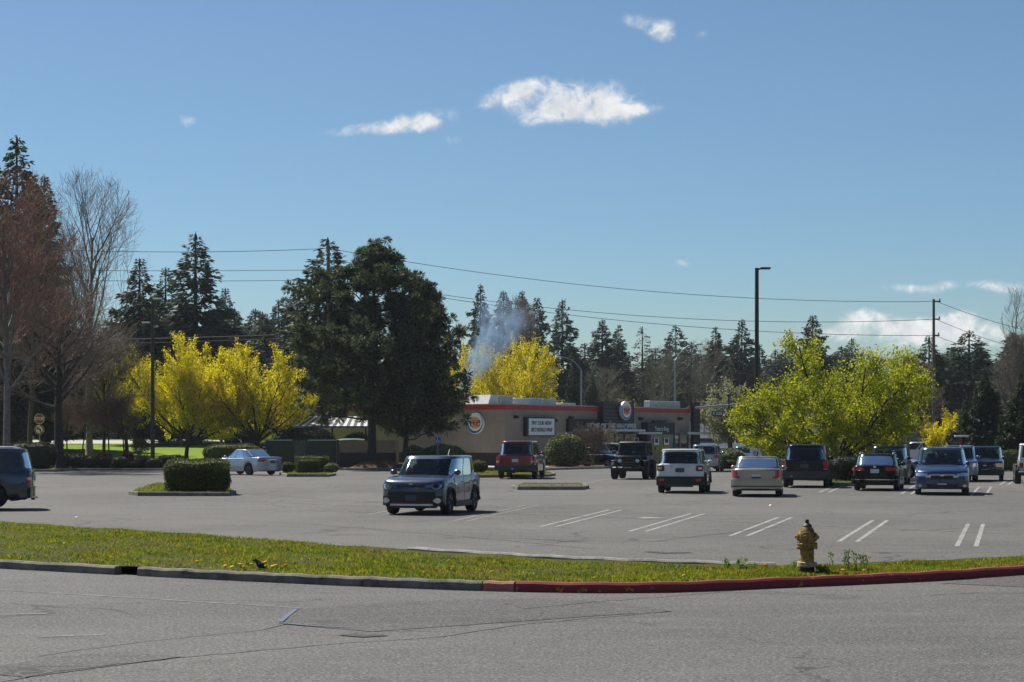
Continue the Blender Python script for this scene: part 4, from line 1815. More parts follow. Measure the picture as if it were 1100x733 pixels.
def grow_poly(poly, o):
    P = np.array(poly, float)
    n = len(P)
    out = []
    for i in range(n):
        a, b, c = P[i - 1], P[i], P[(i + 1) % n]
        d1, d2 = unit(b - a), unit(c - b)
        n1, n2 = np.array([d1[1], -d1[0]]), np.array([d2[1], -d2[0]])
        bis = unit(n1 + n2)
        out.append(tuple(b + bis * o / max(.3, bis.dot(n1))))
    return out


HT = 4.62
MB().prism(foot, -.1, HT - .36).build('wall', M_TAN, shop)
MB().prism(grow_poly(foot, .09), HT - .355, HT).build('red_trim', M_REDBAND, shop)
MB().prism(grow_poly(foot, .03), HT + .002, HT + .07).build('coping', M_STEEL, shop)
MB().prism(grow_poly(foot, .04), -.1, 1.0).build('wainscot', M_WAIN, shop)


def fbox(name, px0, px1, y0, y1, m, depth=.12, out=0.0, parent=shop, bev=0.0, zabs=None):
    s0, s1 = fs(px0), fs(px1)
    pm = (px0 + px1) / 2
    if zabs:
        z0, z1 = zabs
    else:
        z1, z0 = fz(pm, y0), fz(pm, y1)
    return MB().box(((s0 + s1) / 2, -out - depth / 2, (z0 + z1) / 2), (s1 - s0, depth, z1 - z0), bev=bev).build(name, m, parent)


def planks(px0, px1, y0, y1, depth, n, name='cladding_panel', zabs=None, out=0.0):
    o = fbox(name, px0, px1, y0, y1, M_PLANK, depth, out, zabs=zabs)
    s0, s1 = fs(px0), fs(px1)
    pm = (px0 + px1) / 2
    z1, z0 = zabs[::-1] if zabs else (fz(pm, y0), fz(pm, y1))
    q = MB()
    for k in range(n):
        z = z0 + (z1 - z0) * (k + .5) / n
        q.box(((s0 + s1) / 2, -out - depth - .008, z), (s1 - s0 - .02, .012, .035))
    q.build('joints', M_PLANK_GAP, o)
    return o


def burger_logo(parent, loc, rz, r):
    """round wall sign: white disc, blue crescent, bun halves, red lettering (faces -Y before rz)"""
    q = MB(); q.lathe([(.001, .12), (r * .97, .12), (r, .09), (r, -.12), (.001, -.12)], (0, 0, 0), 'y', 40)
    s = q.build('round_sign', M_LOGO_W, parent, smooth=True, fixn=True)
    s.location = loc; s.rotation_euler = (0, 0, rz)
    n = 40
    A, B = [], []
    for i in range(n + 1):
        t = R(118 + (430 - 118) * i / n)
        A.append((math.cos(t) * r * .955, -.128, math.sin(t) * r * .955))
        B.append((math.cos(t) * r * .82 + r * .060, -.128, math.sin(t) * r * .82 + r * .085))
    m = MB(); m.add(A + B, [(i, i + 1, n + 2 + i, n + 1 + i) for i in range(n)]); m.build('crescent', M_LOGO_BLUE, s)
    for (z0, sg, hh) in ((.26, 1, .34), (-.24, -1, .27)):
        m = MB()
        pts = []
        for i in range(21):
            t = PI * i / 20
            pts.append((math.cos(t) * r * .52 + r * .05, -.130, r * z0 + sg * math.sin(t) ** .75 * r * hh))
        m.add(pts, [tuple(range(21))])
        m.build('bun', M_LOGO_BUN, s)
    text_obj('BURGER', r * .42, M_LOGO_RED, s, (r * .04, -.135, r * .135), .012, r * .014, .86)
    text_obj('KING', r * .50, M_LOGO_RED, s, (r * .04, -.135, -r * .12), .012, r * .016, .98)
    return s


# wing sign: the wall left of the corner
wv = Vector((wl[0], wl[1], 0)).normalized()                   # local direction from the corner along the wing
wrz = math.atan2(-wv.y, -wv.x)
dl = Vector(((519 - 550) / FPX * 148.2, 148.2, 0))
sl = Vector((*bloc(dl), 0)).dot(wv)
wn = Vector((math.sin(wrz), -math.cos(wrz), 0))
pos = wv * sl + wn * .14
burger_logo(shop, (pos.x, pos.y, zy(455, 148.2)), wrz, .79)
# message board
bd = fbox('message_board', 562, 592.5, 448.5, 468.8, M_BLACK, .34)
s0, s1 = fs(564), fs(591.5)
zc = (fz(577, 449.8) + fz(577, 467.6)) / 2
MB().box(((s0 + s1) / 2, -.352, zc), (s1 - s0, .02, fz(577, 449.8) - fz(577, 467.6))).build('lit_face', M_WHITE_PANEL, bd)
text_obj('TRY OUR NEW', .40, M_LETTER, bd, ((s0 + s1) / 2 - .05, -.37, zc + .27), .01, .010, .98)
text_obj('SPICY BUFFALO WRAP', .40, M_LETTER, bd, ((s0 + s1) / 2, -.37, zc - .24), .01, .010, .70)
for px, y in ((553, 448), (594.5, 452), (612, 449), (687, 450), (729, 450)):
    fbox('wall_lamp', px - 1.3, px + 1.3, y - 1.6, y + 1.6, M_BLACK, .3)
planks(642, 675, 432, 466, .55, 9)
burger_logo(shop, (fs(663.5), -.72, fz(662, 441.3)), 0, .76)
planks(741.5, 748.2, 431.5, 488, .35, 12, zabs=(0, 5.2))
fbox('awning_back', 608, 642, 450.5, 464, M_PLANK, .30)
fbox('awning_beam', 612, 680, 461.3, 463.6, M_STEEL, 1.2)
text_obj('HOME OF THE WHOPPER', .66, M_LETTER_STEEL, shop, (fs(647), -.95, fz(646, 458.6)), .06, .012, .95)
fbox('shopfront_glass', 609, 677, 464.5, 492, M_STOREGLASS, .04, zabs=(1.02, 2.62))
for px in (616, 632, 648, 660, 670):
    fbox('mullion', px - .5, px + .5, 464.5, 492, M_PLANK, .08, zabs=(1.02, 2.62))
fbox('canopy', 676, 701.5, 464.3, 466.6, M_STEEL, .9)
fbox('canopy', 729, 753.5, 464.3, 466.9, M_STEEL, .9)
pr = fbox('entrance_portal', 689, 718.5, 454, 490, M_PLANK, .6, zabs=(0, fz(704, 454)))
text_obj('Taste is King', .50, M_LETTER_STEEL, pr, (fs(704), -.63, fz(704, 461)), .02, .008, .85)
fbox('wall_box', 700, 712.5, 452, 454.2, M_PLANK, .3)
fbox('entrance_glass', 692, 716, 467, 490, M_STOREGLASS, .03, .61, pr, zabs=(.1, fz(704, 467)))
fbox('side_window', 677.5, 688.5, 468, 489, M_STOREGLASS, .05, zabs=(.9, 2.5))
fbox('side_window', 721, 738.5, 467, 490, M_STOREGLASS, .05, zabs=(.95, 2.5))
for px in (720.5, 729.5, 739):
    MB().box((fs(px), -.09, 1.7), (.14, .12, 1.7)).build('window_post', M_TAN_LT, shop)
for px, dp in ((682.3, .08), (697.5, .68), (708.3, .68)):
    po = fbox('poster', px - 2.6, px + 2.6, 470.6, 478, M_WHITE, .02, dp)
    MB().box((fs(px), -dp - .03, fz(px, 473.5)), (.5, .012, .36)).build('poster_print', M_LETTER, po)
fbox('orange_notice', 706, 710.8, 479.5, 484, M_ORANGE, .02, .68)
fbox('orange_notice', 697, 699, 480.5, 484, M_ORANGE, .02, .68)
fbox('exit_sign', 674.2, 676.2, 472, 473.5, M_REDBAND, .06, .05)
fbox('window_poster', 722, 728, 468.5, 471, M_WHITE_PANEL, .02, .07)
# doorway and box on the wing wall
for (px, y0, y1, w) in ((501, 471, 490, .9),):
    pass
# roof things
M_VENT = mat('dark_flue', (0.05, 0.03, 0.025), .8)
dz = HT


def roof_box(name, px0, px1, ytop, back, m, dep=2.0, louv=False, bev=.04):
    s0, s1 = fs(px0), fs(px1)
    pm = (px0 + px1) / 2
    s_ = fs(pm)
    d = fd_(s_) + back * .57
    z1 = zy(ytop, d)
    o = MB().box(((s0 + s1) / 2, back, (HT + z1) / 2), (s1 - s0, dep, z1 - HT + .02), bev=bev).build(name, m, shop)
    if louv:
        q = MB()
        for k in range(6):
            q.box(((s0 + s1) / 2 + (k - 2.5) * (s1 - s0) / 6.6, back - dep / 2 - .012, (HT + z1) / 2), (.05, .02, (z1 - HT) * .7))
        q.build('louvre', M_STEEL, o)
    return o


roof_box('rooftop_unit', 560, 575, 425.5, 3.2, M_HVAC, 2.2, True)
q = MB()
sA, sB = fs(549.5), fs(559)
zt = zy(424.5, 149)
q.add([(sA - .3, 2, HT), (sB, 2, HT), (sB, 2.1, zt), (sA + .25, 2.1, zt), (sA - .3, 4.2, HT), (sB, 4.2, HT), (sB, 4.1, zt), (sA + .25, 4.1, zt)],
      [(0, 1, 2, 3), (5, 4, 7, 6), (1, 5, 6, 2), (4, 0, 3, 7), (3, 2, 6, 7)])
q.build('exhaust_hood', M_HVAC_LT, shop, fixn=True)
roof_box('rooftop_unit', 595, 605, 428, 3.0, M_HVAC_LT, 2.0, True)
roof_box('rooftop_unit', 606, 620, 428.8, 3.0, M_HVAC, 2.0)
roof_box('parapet', 626, 641, 433.2, 2.5, M_HVAC, 1.0)
roof_box('parapet', 676, 706, 433.5, 2.5, M_HVAC_LT, .6)
roof_box('parapet', 708, 740.5, 431.2, 1.2, M_HVAC, .6)
MB().tube([(.1, .6, HT), (.1, .6, HT + .55)], .13, 8).build('vent_pipe', M_STEEL, shop)
dl2 = bloc(at(494, 151))
q = MB(); q.box((dl2[0], dl2[1], HT + .35), (.9, .9, .8), bev=.04); q.tube([(dl2[0] - .1, dl2[1], HT + .5), (dl2[0] - .1, dl2[1], HT + 1.0)], .22, 8)
q.build('flue', M_VENT, shop)
# drive-through roof with pale and dark stripes along the wing
M_STRIPE_W = mat('awning_white_stripe', (0.60, 0.60, 0.60), .6)
M_STRIPE_D = mat('awning_dark_stripe', (0.06, 0.06, 0.065), .6)
aw = thing('striped_canopy', 'sloping canopy roof with white and dark stripes beside the restaurant, behind the pines', 'canopy', at(358, 147))
q1, q2 = MB(), MB()
for k in range(22):
    xa, xb = -2.85 + k * .26, -2.85 + (k + 1) * .26
    xa2, xb2 = xa * .82 + .35, xb * .82 + .35
    za, zb_ = zy(458, 146.0), zy(447.5, 149)
    (q1 if k % 2 == 0 else q2).add([(xa, -1.0, za), (xb, -1.0, za), (xb2, 1.6, zb_), (xa2, 1.6, zb_), (xa, -1.0, za - .12), (xb, -1.0, za - .12), (xb2, 1.6, zb_ - .12), (xa2, 1.6, zb_ - .12)],
                                   [(0, 1, 2, 3), (5, 4, 7, 6), (0, 4, 5, 1), (1, 5, 6, 2), (3, 2, 6, 7), (4, 0, 3, 7)])
q1.build('white_stripes', M_STRIPE_W, aw); q2.build('dark_stripes', M_STRIPE_D, aw)
for x in (-2.6, 0, 2.5):
    MB().tube([(x, -.85, 0), (x, -.85, zy(459, 146))], .07, 6).build('post', M_DARKMETAL, aw)
MB().box((.1, -1.02, zy(458.7, 146)), (5.8, .06, .12)).build('fascia', M_BADGE, aw)

# trash enclosure: dark slatted gates and a two-tone block wall
M_GATE = mat('dark_slatted_gate', (0.022, 0.032, 0.034), .6)
M_GATE_GREY = mat('grey_boards', (0.085, 0.095, 0.105), .7, var=.25, scale=6)
M_BLOCK_TAN = mat('tan_block_wall', (0.24, 0.20, 0.16), .9, var=.12, scale=2)
M_BLOCK_DK = mat('dark_block_wall', (0.032, 0.030, 0.031), .9)
M_BIN = mat('green_dumpster', (0.02, 0.11, 0.10), .6)
DE = 140.0


def ex(px): return (px - 550) / FPX * DE


en = thing('refuse_enclosure', 'low refuse enclosure with dark slatted gates and a two-tone block wall beside the pines', 'enclosure', (ex(365), DE, 0))
e0 = ex(365)
ztop = zy(473.3, DE)
for (a, b, m_) in ((288, 314, M_GATE), (331, 361, M_GATE)):
    g_ = MB().box(((ex(a) + ex(b)) / 2 - e0, 0, ztop / 2 + .05), (ex(b) - ex(a), .07, ztop - .1)).build('gate', m_, en)
    q = MB()
    n = int((ex(b) - ex(a)) / .13)
    for k in range(n):
        q.box((ex(a) - e0 + (k + .5) * .13, -.045, ztop / 2 + .05), (.10, .02, ztop - .16))
    q.build('slats', M_GATE, g_)
    MB().box(((ex(a) + ex(b)) / 2 - e0, -.02, ztop + .02), (ex(b) - ex(a), .10, .07)).build('top_rail', M_STEEL, g_)
g_ = MB().box(((ex(316) + ex(327)) / 2 - e0, .12, ztop / 2), (ex(327) - ex(316), .05, ztop)).build('board_panel', M_GATE_GREY, en)
for px in (287, 315, 329, 363):
    MB().box((ex(px) - e0, -.02, ztop / 2), (.13, .13, ztop + .12)).build('post', M_GATE, en)
MB().box(((ex(365) + ex(425)) / 2 - e0, .1, (zy(486.5, DE) + ztop) / 2), (ex(425) - ex(365), .22, ztop - zy(486.5, DE))).build('upper_wall', M_BLOCK_TAN, en)
MB().box(((ex(365) + ex(425)) / 2 - e0, .1, zy(486.5, DE) / 2 - .002), (ex(425) - ex(365) + .03, .25, zy(486.5, DE))).build('lower_wall', M_BLOCK_DK, en)
MB().box(((ex(290) + ex(425)) / 2 - e0, 3.6, ztop / 2), (ex(425) - ex(290), .2, ztop)).build('rear_wall', M_BLOCK_TAN, en)
dp = thing('dumpster', 'teal green dumpster lid showing over the tan enclosure wall', 'dumpster', (ex(375), DE + 1.6, 0))
MB().box((0, 0, .9), (1.7, 1.3, 1.7), bev=.05).build('container', M_BIN, dp)
q = MB(); q.tube([(-.9, 0, 1.82), (-.4, 0, 2.0), (.4, 0, 2.02), (.9, 0, 1.88)], [.5, .5], 10)
o = q.build('lid', M_BIN, dp, smooth=True); o.scale = (1, 1, .35); o.location = (0, 0, zy(470.8, DE + 1.6) - .36 * 2.0 - .17)


# ------------------------------------------------------------------ buildings behind
M_BLDG_GLASS = mat('tinted_office_glass', (0.05, 0.10, 0.11), .12, spec=.8)
M_BLDG_WALL = mat('blue_grey_wall', (0.19, 0.22, 0.27), .9)
M_BLDG_WHITE = mat('white_render', (0.55, 0.55, 0.52), .9)
M_SLATE = mat('slate_roof', (0.115, 0.125, 0.165), .9, var=.15, scale=3)
M_ROOF_DK = mat('dark_roof', (0.035, 0.033, 0.035), .9)
M_DARKSTORE = mat('dark_shopfront', (0.02, 0.02, 0.022), .5)


def zone(label, cat, px, d, rz=0):
    p = at(px, d)
    return thing('far_building', label, cat, (p.x, p.y, gz(p.x, p.y)), R(rz))


# office left behind the bare trees
b = zone('low blue grey office with a teal glass band behind the bare trees', 'office', 78, 232, 0)
MB().box((0, 4, 1.6), (17, 8, 3.4)).build('wall', M_BLDG_WALL, b)
MB().box((0, 4, 3.55), (18, 9, .5)).build('roof', M_ROOF_DK, b)
for k in range(7):
    w_ = MB().box((-6.6 + k * 2.2, -.03, 1.9), (1.9, .08, 1.1)).build('window', M_BLDG_GLASS, b)
    q = MB(); q.box((-6.6 + k * 2.2, -.085, 1.9), (.06, .03, 1.1)); q.box((-6.6 + k * 2.2, -.085, 1.9), (1.9, .03, .06)); q.build('frame', M_BLDG_WHITE, w_)
b = zone('pale entrance porch with white columns behind the yellow tree', 'building', 176, 226, 0)
MB().box((0, 3, 1.5), (9, 6, 3.2)).build('wall', M_DARKSTORE, b)
MB().box((0, 2.8, 3.3), (10, 7.4, .45)).build('roof', M_ROOF_DK, b)
for x in (-2.9, -1.6, .3, 1.5):
    MB().box((x, -.5, 1.4), (.45, .45, 3.0)).build('column', M_BLDG_WHITE, b)
# slate building right of the restaurant
b = zone('long low building with a slate mansard roof right of the restaurant', 'shop', 800, 205, -4)
MB().box((0, 6, 1.0), (18, 11, 2.2)).build('wall', M_DARKSTORE, b)
q = MB()
q.add([(-9.5, -.5, 1.05), (9.5, -.5, 1.05), (8.6, 3.2, 3.9), (-8.6, 3.2, 3.9), (-9.5, 12, 1.05), (9.5, 12, 1.05), (8.6, 9, 3.9), (-8.6, 9, 3.9)],
      [(0, 1, 2, 3), (1, 5, 6, 2), (5, 4, 7, 6), (4, 0, 3, 7), (3, 2, 6, 7), (0, 4, 5, 1)])
q.build('roof', M_SLATE, b)
q = MB()
q.add([(-1.0, -1.6, 2.35), (2.2, -1.6, 2.35), (1.7, 1.5, 3.3), (-.3, 1.5, 3.3)], [(0, 1, 2, 3)])
q.add([(-1.0, -1.6, 2.35), (2.2, -1.6, 2.35), (2.2, -1.6, 2.2), (-1.0, -1.6, 2.2)], [(3, 2, 1, 0)])
q.build('porch_roof', M_HVAC_LT, b)
for k in range(5):
    MB().box((-7 + k * 3.4, .46, .75), (2.4, .06, 1.3)).build('window', M_STOREGLASS, b)
b = zone('small grey gabled house behind the utility pole on the right', 'house', 978, 235, 8)
q = MB(); q.box((0, 3, 1.6), (6.5, 6, 3.2)); q.build('wall', M_HVAC_LT, b)
q = MB(); q.add([(-3.6, -.4, 3.1), (3.6, -.4, 3.1), (0, -.4, 5.4), (-3.6, 6.4, 3.1), (3.6, 6.4, 3.1), (0, 6.4, 5.4)], [(0, 1, 2), (4, 3, 5), (0, 2, 5, 3), (2, 1, 4, 5), (0, 3, 4, 1)])
q.build('roof', M_SLATE, b)
MB().box((-.6, -.02, 1.6), (1.1, .08, 1.2)).build('window', M_STOREGLASS, b)
b = zone('filling station canopy building behind the lime green tree', 'shop', 930, 215, 0)
MB().box((0, 3, 1.3), (14, 6, 2.8)).build('wall', M_BLDG_WALL, b)
MB().box((0, 2.6, 2.9), (15, 7.4, .5)).build('roof', M_BLDG_WHITE, b)
for k in range(4):
    MB().box((-4.8 + k * 3.2, -.02, 1.1), (2.2, .08, 1.5)).build('window', M_STOREGLASS, b)


# ------------------------------------------------------------------ vehicles in the lot
P_GREY = paint('steel_grey', (0.072, 0.092, 0.142))
P_FLEX = paint('slate_blue', (0.045, 0.058, 0.085))
P_SILVER = paint('silver', (0.36, 0.40, 0.46))
P_RED = paint('dark_red', (0.22, 0.010, 0.014), .3)
P_BLACK = paint('black', (0.005, 0.0055, 0.0065), .1)
P_WHITE = paint('white', (0.70, 0.72, 0.74), 0)
P_BEIGE = paint('champagne', (0.42, 0.37, 0.30))
P_CHAR = paint('charcoal', (0.018, 0.019, 0.021), .4)
P_BLUE = paint('mid_blue', (0.022, 0.060, 0.140), .5)
P_NAVY = paint('navy', (0.014, 0.019, 0.048), .3)
P_LTBLUE = paint('pale_blue', (0.16, 0.26, 0.36), .4)
P_GREYCLAD = mat('grey_cladding', (0.060, 0.062, 0.066), .7)
M_RUBBER_GREY = mat('bumper_grey', (0.045, 0.048, 0.052), .65)
M_SKID = mat('silver_skid', (0.62, 0.64, 0.66), .35, .6)
M_REDLINE = mat('red_accent', (0.28, 0.02, 0.02), .5)
M_DOORCARD = M_CHROME


def plate(z, w=.155, m=None, y=None):
    return ('number_plate', m or M_PLATE, -w, w, z - .08, z + .08, dict(th=.035, nu=2))


# grey boxy compact crossover, facing the camera
S_KIA = suv(4.14, 1.80, 1.61, wb=2.57, fo=.85, r=.335, gc=.20, cowl=.235, wtop=.40, zb=1.02, tumble=.075, rbot=.985, rtop=.95, cap_f=.36,
            topline=[(0, .81), (.012, .865), (.04, .935), (.10, .99), (.24, 1.05), (.3, 1.05), (.9, 1.10), (.985, 1.08), (1, 1.02)], spokes=5, tw=.23)
build_car('steel grey boxy crossover driving towards the camera in the middle of the lot', 'car', 464.5, 55.3, 166, S_KIA, P_GREY, None, name='crossover_car', glass=M_GLASS_TEAL,
          cladding=M_BLACK, antenna=True,
          front=[('lower_grille', M_BLACK, -.66, .66, .33, .635, dict(th=.02, nu=16)),
                 ('upper_grille', M_BLACK, -.40, .40, .755, .815, dict(th=.018)),
                 ('headlight', M_HEAD_DK, .44, .85, .70, .885, dict(mir=True, th=.022, nu=10, slope=.55, rnd=.6)),
                 ('lamp_ring', M_HEAD, .56, .80, .705, .875, dict(mir=True, th=.030, oval=True, slope=.55)),
                 ('lamp_projector', M_BLACK, .60, .735, .735, .845, dict(mir=True, th=.036, oval=True, slope=.55)),
                 ('badge', M_CHROME, -.06, .06, .83, .865, dict(oval=True, th=.03)),
                 ('nose_crease', P_GREY, -.80, .80, .655, .69, dict(th=.03, nu=20)),
                 ('fog_surround', M_BLACK, .60, .84, .26, .52, dict(mir=True, th=.015)),
                 ('fog_light', M_HEAD, .62, .78, .32, .47, dict(mir=True, oval=True, th=.04)),
                 ('red_strip', M_REDLINE, -.55, .55, .325, .345, dict(th=.035)),
                 ('skid_bar', M_SKID, -.60, .60, .255, .305, dict(th=.045)),
                 ('chin', M_BLACK, -.70, .70, .19, .25, dict(th=.02)),
                 plate(.47, .15, M_PLATE_DK)],
          rear=[('taillight', M_TAIL, .66, .86, .75, 1.05, dict(mir=True)), plate(.7)])

# slate blue wagon at the left edge
S_FLEX = suv(5.12, 1.93, 1.80, wb=2.99, fo=.95, r=.385, gc=.26, cowl=.21, wtop=.35, zb=1.10, tumble=.06, rbot=.992, rtop=.962, cap_r=.22,
             topline=[(0, .86), (.02, .96), (.2, 1.11), (.3, 1.13), (.9, 1.16), (.985, 1.16), (1, 1.10)], spokes=7, tw=.24, r_=0)
build_car('slate blue boxy wagon cut off by the left edge of the picture', 'car', -59, 57.6, 101, S_FLEX, P_FLEX, None, name='wagon_car', rails=M_SKID,
          windows=[(0.0, .32), (.35, .66), (.69, .99)],
          rear=[('taillight_top', M_TAIL_DK, .74, .962, .965, 1.04, dict(mir=True, th=.02)), ('taillight_middle', M_HEAD, .74, .962, .87, .962, dict(mir=True, th=.02)),
                ('taillight_bottom', M_TAIL, .74, .962, .77, .868, dict(mir=True, th=.02)),
                ('bumper', P_FLEX, -.90, .90, .36, .66, dict(th=.045, nu=16)), ('exhaust_tip', M_CHROME, .62, .74, .29, .35, dict(th=.10, mir=True)), plate(.92)],
          front=[('headlight', M_HEAD, .5, .9, .66, .82, dict(mir=True)), ('grille', M_CHROME, -.5, .5, .5, .85)])

# silver sedan seen from behind, driving off to the left
S_CAM = sedan(4.82, 1.82, 1.47, wb=2.78, r=.33)
build_car('silver sedan facing away to the left, next to the small clipped hedges', 'car', 264, 112.6, 47, S_CAM, P_SILVER, None, name='sedan_car',
          rear=[('taillight', M_TAIL, .48, .88, .76, .93, dict(mir=True, th=.02)), ('lamp_insert', M_HEAD, .46, .60, .76, .82, dict(mir=True, th=.024)),
                ('boot_trim', M_CHROME, -.42, .42, .86, .90), plate(.76, .17, M_PLATE_DK),
                ('bumper', P_SILVER, -.84, .84, .28, .62, dict(th=.06, nu=16)), ('diffuser', M_BLACK, -.6, .6, .22, .30, dict(th=.05))],
          front=[('headlight', M_HEAD, .5, .86, .58, .72, dict(mir=True))])

# dark red large SUV from behind
S_EXP = suv(5.2, 2.0, 1.96, wb=3.02, r=.39, gc=.34, cowl=.24, wtop=.38, zb=1.17, tumble=.09, rbot=.985, rtop=.955, cap_r=.2, rglass=(.06, .93, .90),
            topline=[(0, .98), (.02, 1.08), (.24, 1.24), (.3, 1.24), (.9, 1.24), (.985, 1.23), (1, 1.18)])
build_car('dark red full-size SUV seen from behind in front of the restaurant', 'suv', 560.5, 103.2, -8, S_EXP, P_RED, name='suv_car', rim=M_RIM_DARK,
          rear=[('taillight', M_TAIL, .80, .975, .78, 1.18, dict(mir=True, th=.02)), ('lamp_lens', M_HEAD, .82, .97, .86, .92, dict(mir=True, th=.025)),
                ('bumper', M_RUBBER_GREY, -.98, .98, .46, .72, dict(th=.10, nu=16)),
                plate(.95), ('badge', M_BADGE, -.09, .09, 1.10, 1.17, dict(oval=True)), ('tow_hitch', M_BLACK, -.28, .02, .30, .46, dict(th=.12)), ('ball', M_CHROME, -.17, -.07, .49, .55, dict(th=.16, oval=True))],
          front=[('headlight', M_HEAD, .6, .95, .75, .95, dict(mir=True))])

# black off-road car
wrangler('black lifted off-road car with winch bumper, facing the camera in front of the shopfront', 681, 101.3, 168, P_BLACK, M_BLACK, lift=.08, winch=True, spare=True)

# white small SUV
S_REN = suv(4.23, 1.81, 1.69, wb=2.57, r=.35, gc=.26, cowl=.24, wtop=.38, zb=1.04, tumble=.085, rbot=.985, rtop=.955, cap_r=.30, rglass=(.05, .90, .86),
            topline=[(0, .92), (.02, 1.0), (.24, 1.08), (.3, 1.08), (.9, 1.12), (.985, 1.11), (1, 1.06)], crown=.03)
build_car('white compact SUV with black lower bumper, seen from behind, left of the beige sedan', 'suv', 735.5, 76.5, -10, S_REN, P_WHITE, name='suv_car', rails=True, cladding=M_BLACK,
          rim=M_RIM_DARK, spoiler=True,
          rear=[('taillight_frame', M_BLACK, .60, .87, .84, 1.06, dict(mir=True, th=.016)), ('taillight', M_TAIL_DK, .625, .86, .86, 1.04, dict(mir=True, th=.022)),
                ('reversing_light', M_HEAD, .68, .80, .91, .99, dict(mir=True, th=.028)),
                ('bumper', M_BLACK, -.86, .86, .30, .64, dict(th=.05, nu=16)), ('reflector', M_TAIL, .60, .74, .46, .55, dict(mir=True, th=.062)),
                ('tailgate_handle', M_CHROME, -.36, .36, 1.0, 1.03), plate(.88, .17, M_PLATE_DK), ('badge', M_CHROME, -.05, .05, .73, .77, dict(oval=True)),
                ('skid_plate', M_RUBBER_GREY, -.5, .5, .24, .34, dict(th=.06))],
          front=[('headlight', M_HEAD, .5, .7, .7, .88, dict(mir=True, oval=True))])

# champagne sedan
S_BEI = sedan(4.50, 1.78, 1.44, wb=2.64, r=.315, rbot=.86, rtop=.69, rglass=(.14, .93, .86))
build_car('champagne beige sedan seen from behind between the white compact SUV and the charcoal SUV', 'car', 814.5, 71.9, -9, S_BEI, P_BEIGE, name='sedan_car', glass=M_GLASS_TEAL, antenna=True,
          rear=[('taillight', M_TAIL, .66, .875, .68, .97, dict(mir=True, th=.02, slope=.1)), ('lamp_edge', M_TAIL, .58, .72, .66, .74, dict(mir=True, th=.024)),
                ('boot_panel', P_BEIGE, -.62, .62, .66, .93, dict(th=.02)),
                ('number_plate', M_PLATE_DK, -.16, .16, .665, .73, dict(th=.035)), ('number_plate', M_PLATE, -.16, .16, .73, .80, dict(th=.035)),
                ('badge', M_CHROME, -.10, .10, .80, .815), ('bumper', P_BEIGE, -.83, .83, .30, .61, dict(th=.07, nu=18)), ('bumper_strip', M_RUBBER_GREY, -.82, .82, .36, .40, dict(th=.078, nu=18))],
          front=[('headlight', M_HEAD, .5, .86, .58, .72, dict(mir=True))])

# charcoal SUV
S_CHR = suv(4.95, 1.95, 1.83, wb=2.9, r=.375, gc=.30, cowl=.24, wtop=.39, zb=1.10, tumble=.09, rbot=.985, rtop=.955, cap_r=.22, rglass=(.06, .92, .88))
build_car('charcoal full-size SUV seen from behind, parked beside the spreading lime green tree', 'suv', 868, 85.0, -12, S_CHR, P_CHAR, name='suv_car', rails=True, rim=M_RIM_DARK,
          rear=[('taillight', M_TAIL, .78, .95, .82, 1.14, dict(mir=True, th=.02)), ('lamp_lens', M_HEAD, .79, .945, .76, .815, dict(mir=True, th=.02)),
                ('bumper', M_RUBBER_GREY, -.95, .95, .40, .70, dict(th=.10, nu=16)), plate(.93, .17, M_PLATE_DK), ('badge', M_BADGE, -.08, .08, 1.08, 1.14, dict(oval=True)),
                ('reflector', M_CHROME, -.6, -.5, .47, .51, dict(th=.115))],
          front=[('headlight', M_HEAD, .6, .9, .75, .95, dict(mir=True))])

# black wagon
S_VW = sedan(4.70, 1.80, 1.47, wb=2.68, r=.325, rbot=.965, rtop=.84, rglass=(.08, .93, .86), topline=[(0, .66), (.02, .74), (.07, .80), (.27, .95), (.33, .96), (.8, .99), (.95, 1.0), (.985, .98), (1, .93)], cap_r=.36)
build_car('black wagon with a chrome strip, seen from behind left of the blue minivan', 'car', 944.5, 80.0, -15, S_VW, P_BLACK, name='wagon_car', rails=M_SKID, glass=M_GLASS_TEAL,
          rear=[('taillight', M_TAIL, .42, .88, .80, .94, dict(mir=True, th=.022)), plate(.79, .17), ('badge', M_CHROME, -.06, .06, .92, 1.0, dict(oval=True, th=.02)),
                ('bumper', P_BLACK, -.86, .86, .28, .60, dict(th=.07, nu=16)), ('chrome_strip', M_CHROME, -.84, .84, .435, .465, dict(th=.085, nu=18))],
          front=[('headlight', M_HEAD, .5, .86, .6, .74, dict(mir=True))])

# black SUV in front of the wagon
S_BSUV = suv(4.7, 1.88, 1.75, wb=2.75, r=.36)
build_car('black SUV parked nose to nose beyond the black wagon', 'suv', 954.5, 90.5, 166, S_BSUV, P_BLACK, name='suv_car', rails=M_SKID, glass=M_GLASS_TEAL,
          front=[('headlight', M_HEAD, .55, .9, .74, .90, dict(mir=True)), ('grille', M_CHROME, -.4, .4, .62, .88), plate(.5)],
          rear=[('taillight', M_TAIL, .7, .92, .8, 1.08, dict(mir=True))])

# silver sedan between them
build_car('silver sedan half hidden between the black SUV and the blue minivan', 'car', 957, 104.0, -128, S_CAM, P_SILVER, name='sedan_car', glass=M_GLASS_TEAL,
          front=[('headlight', M_HEAD, .5, .88, .56, .70, dict(mir=True)), ('grille', M_BLACK, -.4, .4, .52, .66)])

